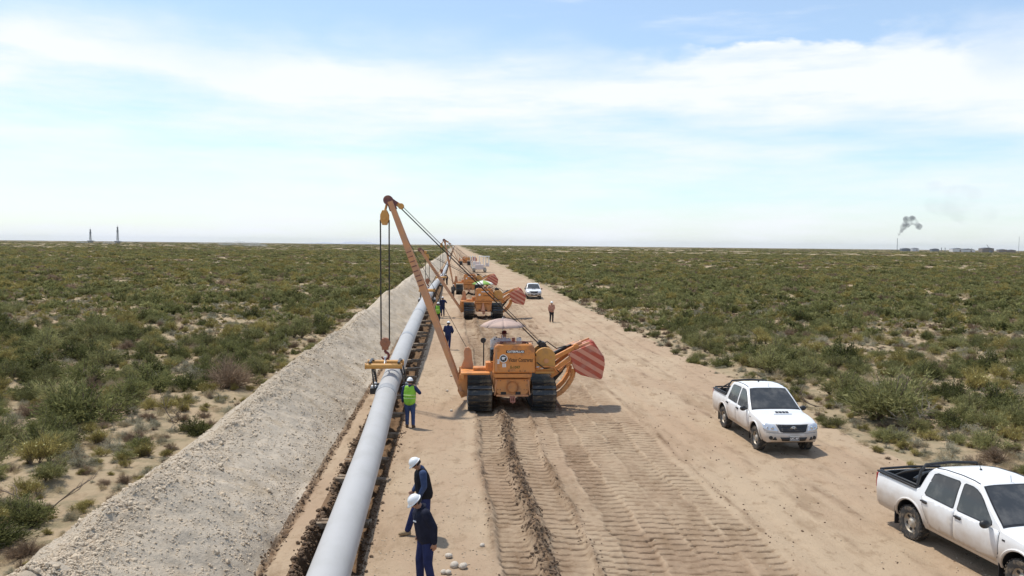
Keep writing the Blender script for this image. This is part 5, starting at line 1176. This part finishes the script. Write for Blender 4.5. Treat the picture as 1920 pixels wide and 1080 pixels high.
def in_view(x, y, m=3.5): return y > 11 and abs(x) < .655 * y + m
NAMES = ['dark_shrub', 'olive_shrub', 'yellow_green_shrub', 'grey_shrub', 'dead_shrub', 'grass_tuft']
cand = 0
while cand < 31000:
    cand += 1
    y = 12 + 84 * random.random() ** .62; x = random.uniform(-.95 * y - 6, .95 * y + 6); a = allowed(x, y)
    if a == 0 or random.random() > a: continue
    cov = float(vn(x / 9., y / 9., 6)) + .5 * float(vn(x / 3., y / 3., 7))
    pat = float(vn(x / 7., y / 7., 4))
    u = x - SLOPE * y; margin = a < .8
    if margin: nm = random.choices(NAMES, (1, 2, 2, 5, 3, 5))[0]; sc = .6
    elif cov < -.10: nm = random.choices(NAMES, (1, 1, 3, 5, 1, 5))[0]; sc = .75
    else: nm = random.choices(NAMES, (5.6 + 5 * pat, 6.5, 2.6 - 2 * pat, 2.6, 1.0, 1.8))[0]; sc = 1.0
    k = KIND[nm]; r = (k['lo'] + (k['hi'] - k['lo']) * random.random() ** 1.4) * sc * (1 if random.random() < .82 else 1.3)
    if not clear_of(x, y, r, .53): continue
    put(x, y, r, nm, None, random.uniform(.8, 1.15))
def zone_words(x, y, r, nm):
    u = x - SLOPE * y; sz = 'Large ' if r > .55 * (KIND[nm]['lo'] + KIND[nm]['hi']) else 'Small '
    if u < 0:
        z = 'close behind the gravel bank' if u > -11.5 else ('left of the gravel bank' if u > -19 else 'far left of the gravel bank')
        d = 'level with the nearest men' if y < 27 else ('level with the nearest boom' if y < 41 else 'beyond the nearest boom')
    else:
        z = 'at the dirt road edge' if u < 17 else ('right of the dirt road' if u < 25 else 'far right of the dirt road')
        d = 'level with the near pickups' if y < 30 else ('behind the parked pickup' if y < 42 else 'towards the farthest pickup')
    return (sz + KIND[nm]['label'] + ' ' + z + ', ' + d).lower()
order = sorted(range(len(placed)), key=lambda i: -(1e9 if placed[i][4] else (placed[i][2] / placed[i][1] if in_view(placed[i][0], placed[i][1], .4) else 0)))
single = set(order[:285]); rest = []
PX = np.array([p[0] for p in placed]); PY = np.array([p[1] for p in placed]); PZH = height(PX - SLOPE * PY, PY)[0]
for i, (x, y, r, nm, lb, hs, vis) in enumerate(placed):
    z = float(PZH[i]) - .04 * r
    if i in single:
        o = link(nm, KIND[nm]['near'][i % 3]); o.location = (x, y, z); o.rotation_euler = (random.uniform(-.06, .06), random.uniform(-.06, .06), random.uniform(0, 6.28)); o.scale = (r * random.uniform(.9, 1.1), r, r * hs)
        if nm == 'dead_shrub' and lb: pass
        wds = KIND[nm]['label']
        if lb: props(o, lb, 'shrub' if nm != 'grass_tuft' else 'grass')
        else: zw = zone_words(x, y, r, nm); props(o, zw, 'shrub' if nm != 'grass_tuft' else 'grass', zw)
    else: rest.append((x, y, z, r, nm, hs))
near_meshes = []; far_meshes = []; ofs = {}
for nm in NAMES: ofs[nm] = (len(near_meshes), len(far_meshes)); near_meshes += KIND[nm]['near']; far_meshes += KIND[nm]['far']
c_near = proto_collection('scrub_near', near_meshes); c_far = proto_collection('scrub_far', far_meshes)
def scatter_scrub(name, rows, near, label):
    A = np.array([(a, b, c) for a, b, c, *_ in rows]); n = len(rows); r = np.array([q[3] for q in rows]); hs = np.array([q[5] for q in rows])
    idx = np.array([ofs[q[4]][0 if near else 1] + RS.randint(0, 3 if near else 2) for q in rows]); rot = np.zeros((n, 3)); rot[:, 2] = RS.rand(n) * 6.28
    scatter(name, A, rot, np.stack([r, r, r * hs], -1), idx, c_near if near else c_far, label)
scatter_scrub('scrub', [q for q in rest if q[1] < 60], True, 'smaller shrubs and tufts filling the scrubland among the larger ones')
if [q for q in rest if q[1] >= 60]: scatter_scrub('scrub', [q for q in rest if q[1] >= 60], False, 'shrubs of the middle distance covering the plain')
def far_band(y0, y1, n, rlo, rhi, wts, thin, flat):
    out = []
    y = np.sqrt(y0 ** 2 + (y1 ** 2 - y0 ** 2) * RS.rand(n)); x = (RS.rand(n) * 2 - 1) * (.98 * y + 8); u = x - SLOPE * y
    dens = vn(x / 16., y / 16., 6) + .6 * vn(x / 60., y / 60., 3); pat = vn(x / 25., y / 25., 4)
    gap = np.where(u < 0, -8.6 - .002 * y, 14.2 + .004 * y); ok = ((u < gap) & (u < 0)) | ((u > gap) & (u > 0)); ok &= dens > thin - .6
    h, _ = height(u, y)
    for i in np.nonzero(ok)[0]:
        low = dens[i] < -.14
        nm = random.choices(NAMES, (1.4, 2.0, 2.5, 4.5, 1, 3.6))[0] if low else random.choices(NAMES, (max(.5, 5 + 6 * pat[i]), 6, max(.3, 2.6 - 2 * pat[i]), 3.4, 1.2, 2.4))[0]; out.append((x[i], y[i], h[i] - .05, random.uniform(rlo, rhi) * (.55 if nm in ('grey_shrub', 'grass_tuft') else 1), nm, flat * random.uniform(.7, 1.1)))
    return out
scatter_scrub('far_scrub', far_band(94, 230, 33000, .5, 1.6, None, -.48, .8), False, 'low scrub covering the far plain in broken patches')
scatter_scrub('far_scrub', far_band(230, 700, 47000, .9, 2.6, None, -.52, .5), False, 'scrub thinning into a speckled cover far out on the plain')
scatter_scrub('far_scrub', far_band(3500, 14000, 19000, 18., 45., None, -.7, .04), False, 'scrub at the very horizon')
scatter_scrub('far_scrub', far_band(700, 3500, 42000, 4., 10., None, -.6, .16), False, 'scrub merging into a dark cover near the horizon')
# low tufts and litter between the shrubs
def cover(n, y0, y1, nm, rlo, rhi, pw):
    out = []
    for _ in range(n):
        y = y0 + (y1 - y0) * random.random() ** pw; x = random.uniform(-.9 * y - 4, .9 * y + 4); a = allowed(x, y)
        if a == 0 or random.random() > .35 + a: continue
        q = nm if isinstance(nm, str) else random.choice(nm); out.append([x, y, 0, random.uniform(rlo, rhi), q, random.uniform(.6, 1.1)])
    X_ = np.array([q[0] for q in out]); Y_ = np.array([q[1] for q in out]); H_ = height(X_ - SLOPE * Y_, Y_)[0]
    for q, h in zip(out, H_): q[2] = float(h) - .02
    return out
scatter_scrub('ground_cover', cover(10500, 12, 75, ('grass_tuft', 'grey_shrub', 'dead_shrub', 'yellow_green_shrub'), .10, .34, .8), True, 'low tufts and dry litter on the bare soil between shrubs')
# bare branches one can pick out
def dead_branch(px, ln, label, seed, z=.05, pale=True):
    p = at_z(*px, 0); g = random.Random(seed); b = MB()
    def grow(a, d, l, r, k):
        pts = [a]; q = a.copy(); dd = d.copy()
        for i in range(4):
            dd = (dd + Vector((g.uniform(-.3, .3), g.uniform(-.3, .3), g.uniform(-.12, .16)))).normalized(); q = q + dd * l / 4; q.z = max(q.z, .02); pts.append(q.copy())
            if k and i in (1, 2, 3): grow(q, (dd + Vector((g.uniform(-.9, .9), g.uniform(-.9, .9), g.uniform(-.1, .4)))).normalized(), l * .55, r * .6, k - 1)
        b.tube(pts, list(np.linspace(r, r * .35, 5)), 5)
    for i in range(3): grow(Vector((g.uniform(-.1, .1), 0, .03)), Vector((g.uniform(-1, 1), g.uniform(-.5, .3), .25)).normalized(), ln, .022, 2)
    o = b.build('dead_branch', M['deadwood'] if pale else M['stem']); o.location = (p.x, p.y, hz(p.x, p.y)); props(o, label, 'branch')
dead_branch((1715, 796), .9, 'bare pale branches sticking out of the foot of the large green bush', 3)
dead_branch((75, 968), .9, 'dark fallen twigs on the sand at the left, below the dark bush', 5, pale=False)
dead_branch((1530, 765), .8, 'dry brown branch lying on the sand behind the parked pickup', 8, pale=False)
dead_branch((330, 800), .8, 'dead brown twigs by the gravel bank below the leafless bush', 9, pale=False)

#@@FAR
# ================================================================ FAR THINGS
M['far_steel'] = mat('weathered_grey_steel', (.16, .18, .20), .7); M['far_white'] = mat('pale_tank_paint', (.62, .62, .62), .6); M['far_brown'] = mat('brown_sheds', (.22, .19, .16), .8)
def far_pt(px, dist):
    d = ray(px, 470); return Vector((d.x / d.y * dist, dist, float(height(np.array([d.x / d.y * dist - SLOPE * dist]), np.array([float(dist)]))[0][0])))
def rig(px, dist, h, label):
    o = empty('drilling_rig', far_pt(px, dist), 0, label, 'drilling rig', 'drilling rigs on the horizon'); b = MB(); w0, w1 = 2.1, 1.0
    cs = [(-1, -1), (1, -1), (1, 1), (-1, 1)]; n = 9
    for k in range(n):
        z0, z1 = 8 + (h - 8) * k / n, 8 + (h - 8) * (k + 1) / n; a0 = w0 + (w1 - w0) * k / n; a1 = w0 + (w1 - w0) * (k + 1) / n
        for i in range(4):
            c, d = cs[i], cs[(i + 1) % 4]; b.beam((c[0] * a0, c[1] * a0, z0), (c[0] * a1, c[1] * a1, z1), .7, .7); b.beam((c[0] * a0, c[1] * a0, z0), (d[0] * a1, d[1] * a1, z1), .4, .4); b.beam((c[0] * a1, c[1] * a1, z1), (d[0] * a1, d[1] * a1, z1), .4, .4)
    b.build('mast', M['far_steel'], o)
    b = MB(); b.box((0, 0, h * .78), (4.6, 4.6, 3)); b.box((0, 0, h + 1), (3.4, 3.4, 2)); b.build('monkey_board', M['far_steel'], o)
    b = MB(); b.box((0, 0, 6.2), (15, 10, 2.4)); b.box((9, 0, 6.6), (10, 1, .8), (0, R(8), 0))
    for x in (-6, 6):
        for y in (-4, 4): b.box((x * .6, y, 2.5), (1.6, 1.6, 5))
    b.build('substructure', M['far_steel'], o)
    b = MB(); b.cyl((0, 0, h + 2), (0, 0, h + 8), .35); b.build('mast_top', M['far_white'], o)
    b = MB()
    for i in range(5): b.box((-38 + i * 8, random.uniform(-5, 5), 1.4), (6, 3, 2.6))
    b.split('site_cabin', M['far_white'], o)
rig(170, 2500, 40, 'left and shorter of the two grey drilling rigs on the left horizon')
rig(221, 2300, 46, 'right and taller of the two grey drilling rigs on the left horizon')
def shed(px, dist, w_, h, m, label, roof=0.0):
    o = empty('plant_building', far_pt(px, dist), 0, label, 'building', 'buildings of the plant on the right horizon'); b = MB(); b.box((0, 0, h / 2), (w_, w_ * .6, h)); b.build('wall', m, o)
    b = MB(); b.prism([(-w_ / 2 - .4, h), (w_ / 2 + .4, h), (0, h + max(.5, w_ * roof))], (-w_ * .32, w_ * .32), lambda a, c, d: (a, d, c)); b.build('roof', M['far_steel'], o)
    b = MB(); b.box((w_ * .2, -w_ * .305, h * .35), (w_ * .12, .2, h * .7)); b.build('door', M['far_brown'], o)
SH = [(1697, 26, 4, 'far_steel', 'leftmost low grey shed of the plant, just right of the smoking stack'), (1715, 20, 5, 'far_white', 'second pale shed right of the smoking stack'), (1752, 22, 4, 'far_steel', 'grey shed at the middle of the plant, before the twin columns'),
      (1793, 34, 5, 'far_white', 'long pale building right of the twin columns'), (1812, 40, 3.5, 'far_white', 'second long pale building beside the dark hall'), (1849, 36, 8, 'far_brown', 'dark brown hall under the leaning crane boom'), (1878, 24, 4.5, 'far_brown', 'low brown shed right of the dark hall'), (1894, 26, 3, 'far_brown', 'lowest brown shed at the right end of the plant')]
for (px, w_, h, m, lb) in SH: shed(px, 2500, w_, h + 4.5, M[m], lb, .08)
def mast(nm, px, dist, h, r, label, cat, m='far_steel'):
    o = empty(nm, far_pt(px, dist), 0, label, cat); b = MB(); b.cyl((0, 0, 0), (0, 0, h), r, r * .8, 10); b.build('shaft', M[m], o); b = MB(); b.cyl((0, 0, h), (0, 0, h + r * 2), r * 1.3, n=10); b.build('tip', M[m], o)
    b = MB(); b.box((0, 0, .6), (r * 5, r * 5, 1.2)); b.build('base', M[m], o)
mast('flare_stack', 1682, 2500, 38, .8, 'thin flare stack with grey smoke on the right horizon', 'chimney'); mast('process_column', 1765, 2500, 11, 1.0, 'left of the twin thin columns at the plant', 'column'); mast('process_column', 1772, 2500, 11, 1.0, 'right of the twin thin columns at the plant', 'column')
mast('antenna_mast', 1910, 2500, 48, .5, 'thin antenna mast at the far right of the horizon', 'mast')
mast('process_column', 1822, 2500, 12, .6, 'thin pole left of the dark hall of the plant', 'column')
o = empty('crawler_crane', far_pt(1858, 2480), 0, 'crane with boom leaning left over the dark hall of the plant', 'crane'); b = MB(); b.beam((0, 0, 6), (-14, 0, 24), 1.0, 1.0); b.build('boom', M['far_steel'], o); b = MB(); b.box((0, 0, 3.5), (7, 4, 4)); b.box((0, 0, .8), (8, 5, 1.6)); b.build('crane_body', M['far_steel'], o)
# pale tracked machine behind the third pipelayer
pw = at_z(899, 511, 0); o = empty('crawler_tractor', (pw.x, pw.y, 0), HEAD, 'pale dusty tracked machine with a canopy behind the third pipelayer', 'tractor'); PM = mat('pale_pink_dusty_paint', (.66, .56, .52), .7)
for sx in (-1, 1):
    b = MB(); b.box((sx * 1.3, 2, .6), (.7, 4, 1.1)); b.build('track', M['rim'], o, .3)
b = MB(); b.box((0, 1.9, 1.25), (1.9, 3.6, 1.1)); b.box((-.5, 3.0, 2.1), (1.7, 1.6, .7)); b.build('hull', PM, o, .05)
b = MB(); b.box((1.1, 1.2, 3.75), (2.6, 2.2, .14)); b.build('canopy', M['whitep'], o, .03)
b = MB()
for x in (.0, .9, 1.5, 2.2):
    for y in (.3, 2.1): b.box((x, y, 2.6), (.12, .12, 2.3))
b.split('post', M['whitep'], o)
b = MB(); b.box((1.1, 1.2, 1.5), (2.4, 2.0, .2)); b.box((1.8, .2, 1.9), (.5, .3, .6)); b.build('deck', PM, o)
b = MB()
for k in range(3): b.beam((-1.75 + .35 * k, .2, 1.0), (-2.2 + .55 * k, .3, 3.9), .18, .18)
b.build('frame', M['whitep'], o)
# hills, very far, the blue of haze painted into their colour
def hills():
    us = np.linspace(-1, 1, 80); V = []; 
    for i, t in enumerate(us):
        c = far_pt(640, 16000); x = c.x + t * 1150; hgt = max(0, 62 * math.exp(-((t - .35) / .35) ** 2) + 34 * math.exp(-((t + .4) / .3) ** 2) + 9 * math.sin(t * 17) * math.exp(-t * t * 3)) * (1 - t * t)
        for j, (dy, k) in enumerate(((-700, 0), (0, 1), (900, 0))): V.append((x, 16000 + dy, -3 + hgt * k))
    F = [(i * 3 + j, i * 3 + 3 + j, i * 3 + 4 + j, i * 3 + 1 + j) for i in range(79) for j in range(2)]
    b = MB(); b.v = V; b.f = F; b.m = [0] * len(F); o = b.build('hills', mat('hill_haze_blue', (.40, .42, .46), .95)); o['kind'] = 'structure'
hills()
# smoke and dust
def vol_mat(name, col, dens, scale, thr, aniso=.2):
    m = bpy.data.materials.new(name); m.use_nodes = True; t = m.node_tree; t.nodes.clear(); pv = t.nodes.new('ShaderNodeVolumePrincipled'); pv.inputs['Color'].default_value = (*col, 1); pv.inputs['Anisotropy'].default_value = aniso
    tcn = t.nodes.new('ShaderNodeTexCoord'); n = t.nodes.new('ShaderNodeTexNoise'); n.inputs['Scale'].default_value = scale; n.inputs['Detail'].default_value = 4; t.links.new(tcn.outputs['Object'], n.inputs['Vector'])
    t.links.new(maprange(t, n.outputs[0], thr, thr + .25, 0, dens), pv.inputs['Density']); o = t.nodes.new('ShaderNodeOutputMaterial'); t.links.new(pv.outputs[0], o.inputs['Volume']); return m
def puffs(name, dist, spots, m, label):
    b = MB()
    for (px, py, r, k) in spots:
        d = ray(px, py); p = Vector((0, 0, CAM_H)) + d * (dist / d.y); rr = r * dist / FPX; b.sphere(p, (rr * k, rr, rr), 14, 10)
    o = b.build(name, m); o['kind'] = 'stuff'; o['label'] = label
    mm = o.modifiers.new('r', 'REMESH'); mm.mode = 'VOXEL'; mm.voxel_size = 1.6; return o
puffs('smoke', 2500, [(1686, 439, 3, 1), (1690, 433, 4, 1), (1694, 426, 6, 1.1), (1699, 421, 7, 1.2), (1699, 411, 6, 1), (1710, 411, 7, 1.1), (1716, 417, 6, 1), (1723, 425, 6.5, 1), (1705, 418, 6, 1)], vol_mat('grey_smoke', (.30, .30, .32), .085, .07, .36), 'grey smoke puffs drifting right from the flare stack')
puffs('dust', 1500, [(385, 455.5, 2.5, 7), (425, 456.5, 4, 5), (450, 456, 5, 3), (472, 458, 5, 4), (494, 460, 3, 3)], vol_mat('pale_dust', (.95, .92, .86), .10, .05, .30, 0), 'pale dust cloud trailing low over the left plain')

puffs('smoke', 2500, [(1752, 352, 14, 1.3), (1775, 385, 22, 2.0), (1825, 400, 24, 2.0), (1800, 365, 20, 2.2)], vol_mat('thin_smoke', (.42, .42, .48), .0022, .010, .36), 'faint smoke veil drifting above the plant, right of the dark puffs')
# haze: still air over the plain
hb_ = MB(); hb_.box((0, 0, 75), (58000, 58000, 170)); hm_ = bpy.data.materials.new('haze_air'); hm_.use_nodes = True; t = hm_.node_tree; t.nodes.clear()
pv = t.nodes.new('ShaderNodeVolumePrincipled'); pv.inputs['Color'].default_value = (.86, .9, .95, 1); pv.inputs['Density'].default_value = HAZE; pv.inputs['Anisotropy'].default_value = .2
ho = t.nodes.new('ShaderNodeOutputMaterial'); t.links.new(pv.outputs[0], ho.inputs['Volume']); hz_o = hb_.build('haze', hm_, smooth=0); hz_o['kind'] = 'stuff'; hz_o['label'] = 'thin haze over the plain fading the horizon'
